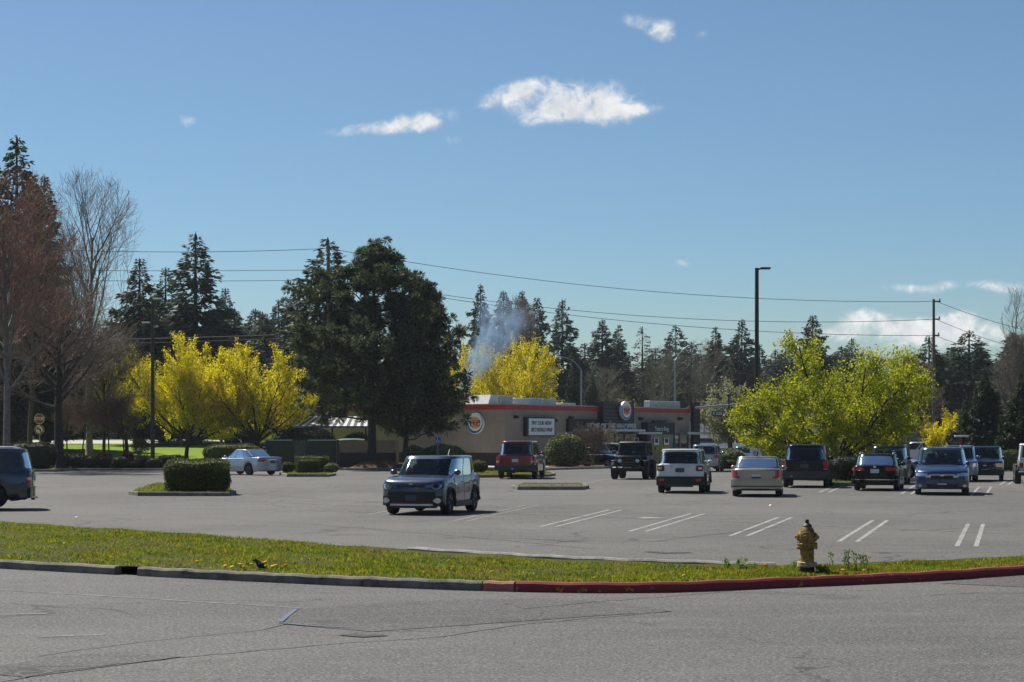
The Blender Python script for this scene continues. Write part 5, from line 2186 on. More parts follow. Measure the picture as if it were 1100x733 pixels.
# blue minivan
S_VAN = suv(5.08, 1.98, 1.76, wb=3.03, fo=.98, r=.345, gc=.19, cowl=.175, wtop=.37, zb=1.03, tumble=.125, rbot=.985, rtop=.93, cap_f=.52,
            topline=[(0, .80), (.02, .855), (.10, .96), (.18, 1.05), (.25, 1.06), (.9, 1.08), (.985, 1.06), (1, 1.0)], crown=.07)
build_car('blue minivan with roof rails facing the camera on the right', 'minivan', 1011.5, 74.2, 168, S_VAN, P_BLUE, name='minivan_car', rails=M_SKID, glass=M_GLASS_TEAL,
          front=[('headlight', M_HEAD, .52, .93, .70, .83, dict(mir=True, th=.02, slope=.3)), ('lamp_wing', M_HEAD, .40, .60, .655, .73, dict(mir=True, th=.018)),
                 ('upper_grille', M_BLACK, -.42, .42, .60, .73, dict(th=.015)), ('grille_bar', M_CHROME, -.46, .46, .735, .765, dict(th=.02)),
                 ('badge', M_CHROME, -.09, .09, .70, .77, dict(oval=True, th=.03)), ('bumper_lip', P_BLUE, -.80, .80, .44, .57, dict(th=.05, nu=18)),
                 plate(.47, .16), ('lower_grille', M_BLACK, -.56, .56, .25, .40, dict(th=.03, nu=14)), ('fog_light', M_HEAD, .70, .84, .30, .40, dict(mir=True, th=.04, oval=True))],
          rear=[('taillight', M_TAIL, .7, .94, .8, 1.0, dict(mir=True))])
hg = MB()
build_car('dark blue SUV mostly hidden behind the blue minivan', 'suv', 1029, 96.0, 168, S_BSUV, P_LTBLUE, name='suv_car',
          front=[('headlight', M_HEAD, .55, .9, .74, .90, dict(mir=True))])
# navy compact SUV
S_RAV = suv(4.4, 1.82, 1.70, wb=2.62, r=.355, gc=.25, cowl=.25, wtop=.41)
build_car('navy compact SUV with yellowed headlights facing the camera, left of the white off-road car', 'suv', 1058, 97.4, 166, S_RAV, P_NAVY, name='suv_car', glass=M_GLASS_TEAL,
          front=[('headlight', M_HEAD_DIM, .50, .86, .70, .87, dict(mir=True, th=.03)), ('grille', M_BLACK, -.42, .42, .66, .84, dict(th=.02)), ('badge', M_CHROME, -.10, .10, .74, .80, dict(oval=True, th=.03)),
                 ('bumper', M_BLACK, -.86, .86, .30, .56, dict(th=.07, nu=16)), plate(.50, .16), ('side_marker', M_REDLINE, .80, .895, .50, .62, dict(th=.05))],
          rear=[('taillight', M_TAIL, .7, .9, .8, 1.0, dict(mir=True))])
wrangler('white boxy off-road car cut off by the right edge of the picture', 1111.5, 91.3, -13, P_WHITE, M_WHITE)
# half hidden ones
build_car('pale blue SUV half hidden behind the left side of the charcoal SUV', 'suv', 851, 103.0, 168, S_BSUV, P_LTBLUE, name='suv_car', glass=M_GLASS_TEAL)
build_car('dark blue sedan parked behind the bare bush at the shopfront', 'car', 641, 139.6, -125, S_CAM, P_NAVY, name='sedan_car', glass=M_GLASS_TEAL)
build_car('white SUV whose roof shows behind the black lifted off-road car', 'suv', 659, 147.0, -100, S_BSUV, P_WHITE, name='suv_car')
build_car('silver hatchback peeking out to the right of the white compact SUV', 'car', 760, 124.0, -12, S_REN, P_SILVER, name='hatchback_car',
          rear=[('taillight', M_TAIL, .62, .88, .86, 1.06, dict(mir=True, th=.02))])
build_car('teal car far back right of the round variegated shrub', 'car', 800, 150.0, 160, S_CAM, paint('teal', (0.03, 0.20, 0.24)), name='sedan_car')
build_car('white van far off under the bare trees near the utility pole', 'van', 985, 176.0, 80, S_VAN, P_WHITE, name='van_car')
build_car('white car far off behind the black shrub under the lime green tree', 'car', 908, 152.0, -80, S_CAM, P_WHITE, name='sedan_car')
build_car('grey car far off left of the red price sign', 'car', 924, 164.0, 95, S_CAM, P_GREY, name='sedan_car')
build_car('small white car far off beside the stop sign on the road beyond the lawn', 'car', 57, 214.0, 90, S_CAM, P_WHITE, name='sedan_car')
build_car('dark car far off right of the thick dark trunk on the road beyond the lawn', 'car', 80, 216.0, -90, S_CAM, P_CHAR, name='sedan_car')
build_car('black car far off in front of the office on the left', 'car', 112, 220.0, 90, S_BSUV, P_BLACK, name='suv_car')

# ------------------------------------------------------------------ trees and plants
# tall conifers one can tell apart
conifer(0, 18, 168, 144, 'tallest dark conifer at the left edge behind the bare reddish tree', 110)
conifer(1, 48, 175, 186, 'slim dark conifer just right of the tallest one at the left edge', 60)
conifer(3, 150, 190, 276, 'dark conifer between the pale bare tree and the broad spruce on the left', 60)
conifer(2, 210, 195, 248, 'broad dark spruce standing above the large yellow tree on the left', 100)
conifer(3, 178, 205, 286, 'smaller dark spruce at the left shoulder of the broad spruce above the yellow tree', 50)
conifer(2, 352, 168, 253, 'tall spruce behind the big pine with the utility pole in its crown', 110)
conifer(0, 322, 185, 300, 'dark spruce on the left side of the tall spruce behind the pine', 60)
conifer(0, 516, 285, 304, 'dark conifer right of the big pine, leftmost behind the smoke', 44)
conifer(1, 541, 290, 311, 'conifer in the smoke, second of the cluster above the burger restaurant', 46)
conifer(0, 561, 285, 311, 'conifer in the cluster above the restaurant with the smoke in front of it', 48)
conifer(1, 577, 300, 318, 'conifer at the right end of the cluster behind the smoke', 40)
conifer(2, 604, 280, 320, 'open branched fir standing alone right of the smoke', 56)
conifer(1, 647, 300, 342, 'dense fir left of the brownish thin conifer above the restaurant', 50)
conifer(0, 664, 310, 348, 'fir directly behind the dense fir above the restaurant', 44)
conifer(4, 690, 300, 350, 'thin brownish conifer above the dark plank tower', 50)
conifer(2, 726, 290, 348, 'conifer behind the curved street lamp right of the plank tower', 54)
conifer(0, 769, 300, 350, 'left one of the two conifers left of the tall parking lot lamp', 46)
conifer(0, 797, 305, 342, 'right one of the two conifers, directly left of the tall parking lot lamp', 46)
conifer(1, 873, 230, 337, 'dark conifer poking up behind the lime green tree', 46)
conifer(2, 915, 250, 362, 'lower dark conifer behind the right half of the lime green tree', 50)
conifer(0, 998, 230, 360, 'dark conifer behind the utility pole on the right', 56)
conifer(2, 1041, 235, 354, 'wide dark conifer right of the utility pole', 84)
conifer(1, 1022, 250, 372, 'conifer between the utility pole and the wide dark conifer', 46)
conifer(1, 1088, 210, 356, 'dark conifer at the right edge behind the brown bare trees', 60)
conifer(5, 1058, 135, 396, 'dense triangular cypress behind the navy compact SUV', 52, name='cypress')
conifer(5, 1036, 150, 430, 'lower triangular cypress left of the tall dense cypress', 38, name='cypress')
conifer(5, 1096, 128, 400, 'dense cypress at the right edge above the white off-road car', 46, name='cypress')
conifer(5, 615, 240, 385, 'dark narrow cypress behind the thin lamp post above the restaurant roof', 30, name='cypress')
conifer(5, 636, 236, 402, 'short dark cypress right of the thin lamp post above the restaurant roof', 30, name='cypress')
# the tree line that closes the view
rr = random.Random(77)
GRP = 'conifers in the far tree line'
for i, (x0, x1, n, ya, yb, da, db) in enumerate([(-40, 130, 12, 330, 400, 235, 290), (110, 330, 26, 312, 372, 245, 320), (236, 320, 6, 306, 336, 260, 300), (300, 520, 16, 350, 400, 250, 330),
                                                (500, 800, 60, 366, 426, 300, 400), (780, 1000, 34, 368, 426, 290, 380), (980, 1130, 26, 372, 426, 260, 330)]):
    for k in range(n):
        px = x0 + (x1 - x0) * (k + rr.uniform(.1, .9)) / n
        conifer(rr.choice([0, 0, 1, 2, 3]), px, rr.uniform(da, db), rr.uniform(ya, yb), 'dark conifer in the far tree line closing the view', rr.uniform(44, 70), GRP)

for k in range(22):  # unseen conifers added behind the camera: dark reflections in the cars, less sky fill
    a_ = R(-115 + 230 * k / 21 + rr.uniform(-3, 3)) + PI
    src, h = CONE[rr.choice([0, 1, 2])]
    o = copy_tree(src)
    o.name = 'conifer'
    o.location = (math.sin(a_) * rr.uniform(62, 90), math.cos(a_) * rr.uniform(62, 90), 0)
    s = rr.uniform(.75, 1.1)
    o.scale = (s * 1.5, s * 1.5, s)
    tag(o, 'unseen conifer added behind the camera for dark reflections', 'conifer', 'unseen conifers added behind the camera for dark reflections')

# the two pines by the restaurant
pine_tree('big dark pine with a broad uneven crown beside the refuse enclosure', at(397, 133.5), 4, zy(261, 133.5) - .3,
          lambda t: 5.6 * (max(0.03, 1 - ((t - .32) / .70) ** 2)) ** .9 if t > .32 else 5.6 * (.80 + .20 * (t - .2) / .16), 900, .33, lean=(.5, 0), z_low=.20)
bpy.data.objects['pine_tree'].location.z = .3
pine_tree('smaller dark pine with a leaning thin trunk at the left end of the restaurant', at(431, 136.5, .2), 9, zy(303, 136.5) - .2,
          lambda t: 4.9 * max(.05, 1 - t) ** .60 if t > .25 else 4.7 * (.60 + .8 * (t - .12)), 760, .20, lean=(1.6, .3), z_low=.14)

# yellow spring trees
YL = lambda L1, n1=9, n2=9, n3=6, h=1.9, r=.17: [
    dict(n=1, L=h, ang=(0, 0), t0=0, seg=4, wob=.05, up=.1, r=r, taper=.75),
    dict(n=n1, L=L1, ang=(22, 68), t0=.62, seg=6, wob=.06, up=.45, r=r * .55, taper=.25, dec=.0),
    dict(n=n2, L=L1 * .52, ang=(22, 58), t0=.18, seg=4, wob=.08, up=.42, r=.035, taper=.3),
    dict(n=n3, L=L1 * .19, ang=(18, 50), t0=.15, seg=3, wob=.10, up=.8, r=.014, taper=.4, free=True)]


def yellow(label, px, d, seed, L1, cz, s, n=(9, 10, 7), h=1.9, per=20, jit=.09, lsz=.13, z=None):
    p = at(px, d)
    p.z = gz(p.x, p.y) if z is None else z
    return leafy_tree('flowering_tree', label, 'tree', p, seed, YL(L1, *n, h=h), ellip((0, 0, cz), s, 2.6), L_YELLOW, B_BARK_DK, lsz, per, jit, 2, (2, 3), tmin=.1)


yellow('large yellow blossoming tree on the lawn left of the silver sedan', 200, 148, 21, 7.0, 4.9, (5.3, 4.8, 4.3), n=(16, 12, 7), h=1.7)
yellow('yellow blossoming tree whose crown reaches the dark pine', 278, 147, 22, 6.6, 4.7, (4.2, 4.0, 4.1), n=(14, 11, 7), h=2.0)
yellow('thin yellow blossoming tree behind the left parking lot lamp', 136, 158, 23, 5.6, 5.2, (2.6, 2.6, 3.5), n=(10, 10, 7), h=2.4, per=13)
yellow('yellow blossoming tree behind the restaurant roof with smoke drifting past', 540, 182, 24, 9.0, 6.0, (5.0, 4.7, 5.6), n=(16, 12, 8), h=2.2, per=14)
yellow('yellow blossoming bush right of the utility pole', 1012, 158, 25, 3.0, 2.9, (1.6, 1.6, 2.1), n=(9, 8, 5), h=.9, z=0)

# lime green spreading tree
LL = [dict(n=1, L=1.35, ang=(0, 0), t0=0, seg=4, wob=.06, up=.1, r=.21, taper=.8),
      dict(n=17, L=6.2, ang=(28, 84), t0=.58, seg=7, wob=.08, up=.36, r=.10, taper=.25, dec=.0),
      dict(n=12, L=2.1, ang=(25, 65), t0=.2, seg=4, wob=.10, up=.20, r=.035, taper=.3),
      dict(n=9, L=1.1, ang=(25, 60), t0=.15, seg=3, wob=.12, up=.40, r=.013, taper=.4, free=True)]
leafy_tree('leafy_tree', 'wide lime green tree spreading over the parked cars on the right', 'tree', at(900, 100), 31, LL, ellip((-.30, 0, 4.1), (5.0, 4.8, 3.2), 2.7),
           L_LIME, B_BARK_DK, .12, 13, .13, 3, (2, 3), tmin=.1)
# cream blossom tree, pale bud trees
WL = [dict(n=1, L=2.6, ang=(0, 0), t0=0, seg=4, wob=.04, up=.1, r=.24, taper=.7),
      dict(n=9, L=4.8, ang=(15, 60), t0=.5, seg=5, wob=.06, up=.35, r=.11, taper=.25),
      dict(n=10, L=2.3, ang=(25, 60), t0=.2, seg=4, wob=.1, up=.3, r=.04, taper=.3),
      dict(n=6, L=1.1, ang=(25, 60), t0=.15, seg=3, wob=.12, up=.3, r=.015, taper=.4)]
leafy_tree('flowering_tree', 'cream blossoming tree between the restaurant and the lime green tree', 'tree', at(785, 172), 41, WL, ellip((-.2, 0, 5.0), (3.3, 3.3, 4.2), 2.3), L_WHITEBLOOM, B_BARK_DK, .20, 9, .14, 3, (2, 3))
leafy_tree('flowering_tree', 'pale yellow budding tree above the middle of the restaurant roof', 'tree', at(678, 232), 42, WL, ellip((0, 0, 6.0), (3.2, 3.2, 4.3), 2.3), L_PALEYELLOW, B_TWIG, .22, 5, .14, 2, (2, 3))
leafy_tree('flowering_tree', 'pale yellow budding tree behind the right end of the restaurant', 'tree', at(742, 238), 43, WL, ellip((0, 0, 6.0), (2.4, 2.4, 4.4), 2.3), L_PALEYELLOW, B_TWIG, .22, 3.5, .14, 2, (2, 3))
leafy_tree('flowering_tree', 'sparse pale leafed tree poking up behind the left of the lime green tree', 'tree', at(848, 135), 44, WL, ellip((0, 0, 5.0), (2.6, 2.6, 4.0), 2.3), L_PALEYELLOW, B_TWIG, .13, 3.0, .12, 2, (2, 3))
leafy_tree('flowering_tree', 'sparse pale leafed tree poking up behind the right of the lime green tree', 'tree', at(925, 138), 45, WL, ellip((0, 0, 5.2), (3.4, 3.4, 4.2), 2.3), L_PALEYELLOW, B_TWIG, .13, 3.0, .12, 2, (2, 3))


def bare(label, px, d, seed, L0, r0, L1, n, env, bark=B_BARK, twig=B_TWIG, buds=None, up=.45, ang=(18, 55), bs=.09, per=5, t0=.30, z=None, lean=(0, 0, 1), minr=.008):
    rng = np.random.default_rng(seed)
    p = at(px, d)
    p.z = gz(p.x, p.y) if z is None else z
    root = thing('bare_tree', label, 'bare tree', p)
    lv = [dict(n=1, L=L0, ang=(0, 0), t0=0, seg=8, wob=.03, up=.1, r=r0, taper=.25),
          dict(n=n[0], L=L1, ang=ang, t0=t0, seg=7, wob=.05, up=up, r=r0 * .38, taper=.2, dec=.45),
          dict(n=n[1], L=L1 * .50, ang=(20, 50), t0=.18, seg=5, wob=.07, up=up, r=.035, taper=.25),
          dict(n=n[2], L=L1 * .28, ang=(18, 48), t0=.12, seg=4, wob=.09, up=up, r=.016, taper=.4),
          dict(n=n[3], L=L1 * .14, ang=(18, 48), t0=.12, seg=3, wob=.10, up=up, r=.010, taper=.6)]
    sk = skeleton(rng, lv, (0, 0, -.1), lean, env)
    branch_mesh(sk, 'trunk', bark, root, 0, 1)
    branch_mesh(sk, 'twigs', twig, root, 2, 4, minr=minr)
    if buds:
        C = along(rng, sk, (3, 4), per, .05, 1)
        np_mesh('buds', leaf_quads(rng, C, bs, .6), 4, buds, root)
    return root


bare('tall bare tree with a reddish haze of buds at the left edge', 8, 122, 51, 15.5, .26, 7.0, (24, 7, 5, 3), ellip((0, 0, 9.5), (5.6, 5.6, 9.0), 2.2), B_BARK_GREY, B_TWIG_RED, L_REDBUD, per=4, z=.2)
bare('bare tree with a thick dark trunk and brown twigs in front of the lawn', 64, 128, 52, 9.5, .34, 5.6, (24, 8, 6, 3), ellip((.6, 0, 6.2), (5.0, 5.0, 6.2), 2.2), B_BARK_DK, B_TWIG, None, ang=(30, 72), up=.25, t0=.42, z=.1)
bare('tall pale bare tree with fine upswept branches against the sky on the left', 96, 150, 53, 17.0, .26, 8.5, (20, 6, 5, 3), ellip((0, 0, 12.5), (4.5, 4.5, 9.5), 2.3), B_BARK_GREY, B_TWIG, None, ang=(14, 34), up=.5)
bare('bare brownish tree right of the thick dark trunk on the left', 112, 142, 54, 7.5, .14, 4.6, (20, 8, 6, 4), ellip((0, 0, 5.6), (3.4, 3.4, 5.0), 2.2), B_BARK_DK, B_TWIG, None, ang=(25, 60), up=.3)
bare('reddish bare tree behind the tall tree at the left edge', 32, 140, 55, 14.0, .22, 6.6, (22, 7, 5, 3), ellip((0, 0, 10.0), (5.2, 5.2, 9.0), 2.2), B_BARK, B_TWIG_RED, L_REDBUD, per=3)
bare('grey bare tree among the conifers above the plank tower', 712, 246, 56, 10.0, .2, 6.5, (13, 6, 5, 2), ellip((0, 0, 7.5), (5.0, 5.0, 6.4), 2.2), B_BARK_GREY, B_TWIG_PALE, None, minr=.013)
bare('grey bare tree left of the cream blossoming tree', 752, 242, 57, 10.0, .2, 6.5, (13, 6, 5, 2), ellip((0, 0, 7.5), (4.2, 4.2, 6.8), 2.2), B_BARK_GREY, B_TWIG_PALE, None, minr=.013)
bare('grey bare tree between the short cypress and the pale yellow tree', 652, 250, 58, 8.0, .2, 5.5, (13, 6, 5, 2), ellip((0, 0, 6.0), (4.2, 4.2, 5.4), 2.2), B_BARK_GREY, B_TWIG_PALE, None, minr=.013)
bare('brownish bare treetop rising in front of the conifer cluster behind the smoke', 553, 240, 59, 16, .2, 6.5, (18, 8, 6, 3), ellip((0, 0, 12), (3.2, 3.2, 7.5), 2.2), B_BARK, B_TWIG_RED, None, minr=.012)
bare('tall thin bare tree at the right edge, top against the clouds', 1091, 175, 60, 13.5, .13, 4.4, (16, 5, 4, 2), ellip((0, 0, 9.5), (1.5, 1.5, 6.6), 2.2), B_BARK_GREY, B_TWIG_PALE, None, ang=(18, 40))
bare('brown bare tree at the right edge behind the cypress', 1092, 160, 61, 8.5, .18, 4.4, (22, 9, 6, 4), ellip((0, 0, 6.0), (2.3, 2.3, 4.6), 2.2), B_BARK, B_TWIG_PALE, None)
bare('bare grey tree left of the utility pole behind the minivan', 976, 150, 62, 6.0, .16, 4.0, (18, 8, 6, 3), ellip((0, 0, 4.4), (2.8, 2.8, 3.8), 2.2), B_BARK_GREY, B_TWIG, L_PALEYELLOW, per=1.2)
for px, d, sd_, lab in ((88, 139, 63, 'thin bare sapling right of the thick dark trunk'), (117, 140, 64, 'thin bare sapling over the left maroon shrub'),
                        (134, 140, 65, 'thin bare sapling over the right maroon shrub'), (72, 146, 66, 'thin bare sapling beside the thick dark trunk on the lawn')):
    bare(lab, px, d, sd_, 3.6, .07, 2.0, (14, 8, 6, 3), ellip((0, 0, 3.4), (1.25, 1.25, 2.0), 2.2), B_BARK_DK, B_TWIG_RED, None, up=.3, t0=.45)
# bushes
bare('bare brown bush in front of the dark shopfront', 637, 138.2, 67, 1.4, .05, 2.3, (16, 8, 6, 3), ellip((0, 0, 1.9), (1.9, 1.6, 2.0), 2.2), B_TWIG, B_TWIG, L_OLIVE, up=.35, ang=(15, 55), t0=.05, per=1.5, bs=.06, z=.1)
OB = [dict(n=1, L=.5, ang=(0, 0), t0=0, seg=3, wob=.05, up=.1, r=.08, taper=.8),
      dict(n=16, L=2.8, ang=(8, 50), t0=.2, seg=5, wob=.06, up=.3, r=.035, taper=.3),
      dict(n=8, L=1.2, ang=(15, 45), t0=.2, seg=4, wob=.08, up=.3, r=.015, taper=.4),
      dict(n=5, L=.6, ang=(15, 45), t0=.2, seg=3, wob=.08, up=.3, r=.008, taper=.5)]
for px, d, sd_, s, lab in ((852, 118, 71, 1.0, 'olive twiggy bush under the left side of the lime green tree'), (838, 122, 75, .85, 'olive twiggy bush beside the base of the tall dark lamp post'),
                           (934, 132, 72, 1.0, 'olive twiggy bush above the black wagon'), (957, 136, 73, .95, 'olive twiggy bush left of the bare grey tree behind the minivan')):
    o = leafy_tree('bush', lab, 'bush', at(px, d), sd_, OB, ellip((0, 0, 1.7), (1.6, 1.6, 1.9), 2.2), L_OLIVE, B_TWIG, .07, 5, .05, 2, (2, 3))
    o.scale = (s, s, s)
round_shrub('rounded_shrub', 'big round glossy shrub with pale leaf tips right of the red SUV', at(607, 136.8, .08), 1.38, 2.35, L_VARIEG, 81, 5200, .17)
round_shrub('rounded_shrub', 'round variegated shrub between the white compact SUV and the beige sedan', at(785, 127.5, .1), .98, 1.35, L_VARIEG, 82, 3200, .14)
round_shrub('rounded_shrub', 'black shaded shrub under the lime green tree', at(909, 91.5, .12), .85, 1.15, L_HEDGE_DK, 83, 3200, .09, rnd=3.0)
round_shrub('rounded_shrub', 'red leafed bush behind the minivan near the thin sign post', at(1029, 138), 1.25, 1.6, L_RED, 84, 3000, .13)
round_shrub('rounded_shrub', 'low yellow green shrub at the left end of the restaurant', at(476, 134, .2), 1.5, 1.5, L_VARIEG, 85, 3600, .13)
round_shrub('rounded_shrub', 'yellow green shrub between the two pine trunks', at(445, 133, .25), .8, 1.35, L_VARIEG, 86, 2500, .13)
round_shrub('rounded_shrub', 'ball shaped green shrub on the island left of the red SUV', at(514, 112.8, .12), .55, .72, L_HEDGE, 87, 2000, .08)
round_shrub('rounded_shrub', 'small loose shrub at the right end of the clipped hedge island', at(356, 112.2, .12), .42, .55, L_VARIEG, 88, 1400, .09)
round_shrub('rounded_shrub', 'small green shrub between the silver sedan and the clipped hedges', at(309, 112.8, .12), .42, .62, L_HEDGE, 89, 1400, .08)
round_shrub('rounded_shrub', 'tall dark shrub added to darken the space behind the dark gates of the refuse enclosure', at(338, 145.0), 1.7, 2.9, L_HEDGE_DK, 141, 4500, .13)  # this shrub and the next are put in to darken the wall here
round_shrub('rounded_shrub', 'dark shrub added to darken the space under the striped canopy behind the refuse enclosure', at(384, 146.5), 1.5, 2.5, L_HEDGE_DK, 142, 4000, .13)
clipped_hedge('clipped_hedge', 'big trimmed block hedge on the kerbed island on the left', at(212, 72.9, .10), (2.25, 2.2, 1.22), R(2), L_HEDGE, 91, 17000, .060, 8.0)
clipped_hedge('clipped_hedge', 'front one of the two small clipped hedges beside the silver sedan', at(331, 111.6, .10), (1.25, .8, .80), 0, L_HEDGE, 92, 4200, .06, 7.0)
clipped_hedge('clipped_hedge', 'rear wider one of the two small clipped hedges beside the silver sedan', at(335, 113.6, .10), (1.95, .9, .98), 0, L_HEDGE, 93, 5000, .06, 7.0)
clipped_hedge('clipped_hedge', 'low clipped hedge under the round variegated shrub', at(778, 125.5, .1), (1.5, .9, .62), 0, L_HEDGE, 94, 3000, .07)
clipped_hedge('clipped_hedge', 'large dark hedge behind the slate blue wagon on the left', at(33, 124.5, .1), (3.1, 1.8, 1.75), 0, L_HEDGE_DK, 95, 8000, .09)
clipped_hedge('clipped_hedge', 'clipped hedge on the lawn edge behind the silver sedan', at(250, 135, gz(-20, 135)), (3.9, 1.4, 1.55), 0, L_HEDGE, 96, 6500, .09)
clipped_hedge('clipped_hedge', 'clipped green hedge along the entrance behind the black lifted off-road car', at(722, 146, 0), (2.4, 1.0, .8), R(40), L_HEDGE, 97, 4000, .09)
clipped_hedge('clipped_hedge', 'clipped hedge at the right edge behind the navy compact SUV', at(1084, 124, 0), (2.4, 1.0, 1.35), 0, L_HEDGE, 98, 4000, .09)
clipped_hedge('clipped_hedge', 'long low green hedge far back under the lime green tree', at(925, 140, 0), (4.0, 1.0, .9), 0, L_HEDGE, 99, 4000, .09)
# the row of low dark shrubs along the lawn
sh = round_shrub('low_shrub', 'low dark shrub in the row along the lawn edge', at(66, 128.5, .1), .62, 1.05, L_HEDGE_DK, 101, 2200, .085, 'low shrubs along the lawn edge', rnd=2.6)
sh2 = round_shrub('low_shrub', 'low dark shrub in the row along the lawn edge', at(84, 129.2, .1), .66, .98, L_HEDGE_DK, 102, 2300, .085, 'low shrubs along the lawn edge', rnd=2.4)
for k, px in enumerate((99, 113, 129, 141, 153, 166, 178, 189, 200, 212)):
    c = (sh, sh2)[k % 2].copy()
    COL.objects.link(c)
    p = at(px, 128.6 + .9 * math.sin(k * 2.1))
    c.location = (p.x, p.y, .08 + gz(p.x, p.y))
    c.rotation_euler = (0, 0, k * 1.3)
    s = .66 + .28 * abs(math.sin(k * 1.9 + .5))
    c.scale = (s, s, s * (.9 + .15 * math.cos(k)))
for px, d, w, lab in ((112, 137, .75, 'left one of the two maroon shrubs on the lawn'), (137, 137.5, .6, 'right one of the two maroon shrubs on the lawn')):
    p = at(px, d)
    round_shrub('low_shrub', lab, (p.x, p.y, gz(p.x, p.y)), w * .8, .85, L_REDSHRUB, 103 + int(px), 1800, .09)
bare('leggy red leafed shrub beside the left lamp post', 150, 139, 131, .6, .05, 1.6, (9, 5, 4, 2), ellip((0, 0, 1.4), (.7, .7, 1.3), 2.2), B_TWIG, B_TWIG, L_REDSHRUB, per=8, bs=.11)

# ------------------------------------------------------------------ poles, lamps, wires, signs
def pole(name, label, cat, px, d, ytop, r0, r1, m, k=10, zb=None, foot=None, group=None):
    p = at(px, d)
    p.z = gz(p.x, p.y) if zb is None else zb
    root = thing(name, label, cat, p, 0, group)
    H = zy(ytop, d) - p.z
    MB().tube([(0, 0, -.3), (0, 0, H * .5), (0, 0, H)], [r0, (r0 + r1) / 2, r1], k).build('pole', m, root, smooth=True)
    if foot:
        MB().lathe([(foot, -.1), (foot, .55), (foot * .9, .62), (.01, .62)], k=16).build('base', M_KERB_PALE, root, smooth=True)
    return root, H


root, H = pole('street_lamp', 'tall dark parking lot lamp with a single flat head above the lime green tree', 'street lamp', 813, 112, 288, .14, .11, M_DARKMETAL, foot=.3)
MB().tube([(0, 0, H - .1), (.3, 0, H - .03)], .05, 6).build('arm', M_DARKMETAL, root)
MB().box((.48, 0, H - .02), (.62, .34, .12), bev=.04).build('lamp_head', M_DARKMETAL, root)
root, H = pole('street_lamp', 'rusty brown parking lot lamp with two heads left of the large yellow tree', 'street lamp', 164, 131.5, 320, .15, .10, mat('rusty_pole', (0.065, 0.048, 0.04), .8, var=.3), foot=.32)
MB().box((.32, 0, H - .08), (.62, .30, .12), bev=.04).build('lamp_head', M_HVAC, root)
MB().tube([(0, 0, H - 1.85), (-.35, 0, H - 1.7)], .04, 6).build('arm', M_DARKMETAL, root)
MB().box((-.45, 0, H - 1.68), (.55, .28, .11), bev=.04).build('lamp_head', M_HVAC, root)
MB().box((.22, 0, H - 1.95), (.30, .2, .12), bev=.03).build('bracket', M_HVAC, root)


def cobra(label, px, d, ytop, pxh, yh, ybot=None):
    root, H = pole('street_lamp', label, 'street lamp', px, d, ytop, .11, .075, M_GALV, 8)
    dx = (pxh - px) / FPX * d
    dzh = (ytop - yh) * d / FPX
    pts = [(dx * t, 0, H + dzh * (1 - (1 - t) ** 2.2)) for t in np.linspace(0, 1, 9)]
    MB().tube(pts, [.07, .045], 6).build('arm', M_GALV, root, smooth='full')
    q = MB(); sg = math.copysign(1, dx)
    q.ball((dx + sg * .38, 0, H + dzh), (.48, .17, .10), 6)
    q.build('lamp_head', M_STEEL, root, smooth='full')
    return root


cobra('grey street lamp with its arm to the left behind the restaurant roof', 624.5, 205, 398, 604, 384)
cobra('grey street lamp with its arm to the right behind the restaurant roof', 725, 205, 388, 747, 370)
cobra('street lamp whose arm reaches left above the yellow tree behind the restaurant', 592, 215, 380, 566, 373.5)
# traffic signal mast and thin post with street sign
root, H = pole('signal_mast', 'dark signal post with a long grey mast arm left of the lime green tree', 'signal mast', 803, 158, 402, .10, .09, M_DARKMETAL)
za = zy(434.5, 158)
MB().tube([((747 - 803) / FPX * 158, 0, zy(438, 158)), (0, 0, za)], [.08, .15], 8).build('mast_arm', M_GALV, root, smooth=True)
MB().box((-.3, 0, H + .02), (.8, .16, .10), bev=.03).build('lamp_head', M_DARKMETAL, root)
root, H = pole('street_sign', 'green street name sign on a dark post in front of the cream blossoming tree', 'street sign', 783, 156, 424, .085, .075, M_DARKMETAL)
w_ = 17.5 / FPX * 156
M_SIGN_G = mat('green_sign', (0.015, 0.085, 0.075), .5)
z_ = zy(444.5, 156)
sg_ = MB().box((-w_ / 2 - .1, 0, z_), (w_, .05, .40), bev=.01).build('sign_plate', M_SIGN_G, root)
text_obj('S 320 St', .34, M_WHITE, sg_, (-w_ / 2 - .1, -.03, z_), .01, .005, .95)
MB().tube([(0, 0, z_ + .28), (-w_ - .1, 0, z_ + .28)], .03, 6).build('bracket', M_GALV, root)
MB().box((-.02, 0, H - .05), (.36, .2, .2), bev=.04).build('camera_box', M_DARKMETAL, root)
# white sign board under the tall lamp
root, H = pole('notice_sign', 'square white notice board with a blue mark beside the tall dark lamp', 'sign', 812, 109.5, 481.5, .05, .05, M_DARKMETAL, 6)
sg_ = MB().box((0, -.09, H - .27), (.64, .04, .54), bev=.01).build('sign_plate', M_WHITE_PANEL, root)
q = MB()
q.tube([(.13 * math.cos(a) - .02, -.115, H - .30 + .13 * math.sin(a)) for a in np.linspace(0, 2 * PI, 20)], .022, 4)
q.tube([(-.11, -.115, H - .21), (.07, -.115, H - .39)], .022, 4)
q.build('symbol', M_BADGE, sg_)
# stop sign and no left turn
root, H = pole('stop_sign', 'red octagonal stop sign above a round no left turn sign near the left edge', 'stop sign', 42.5, 151, 451, .04, .04, M_GALV, 6)
oct_ = [(math.cos(R(22.5 + 45 * i)) * .40, math.sin(R(22.5 + 45 * i)) * .40) for i in range(8)]


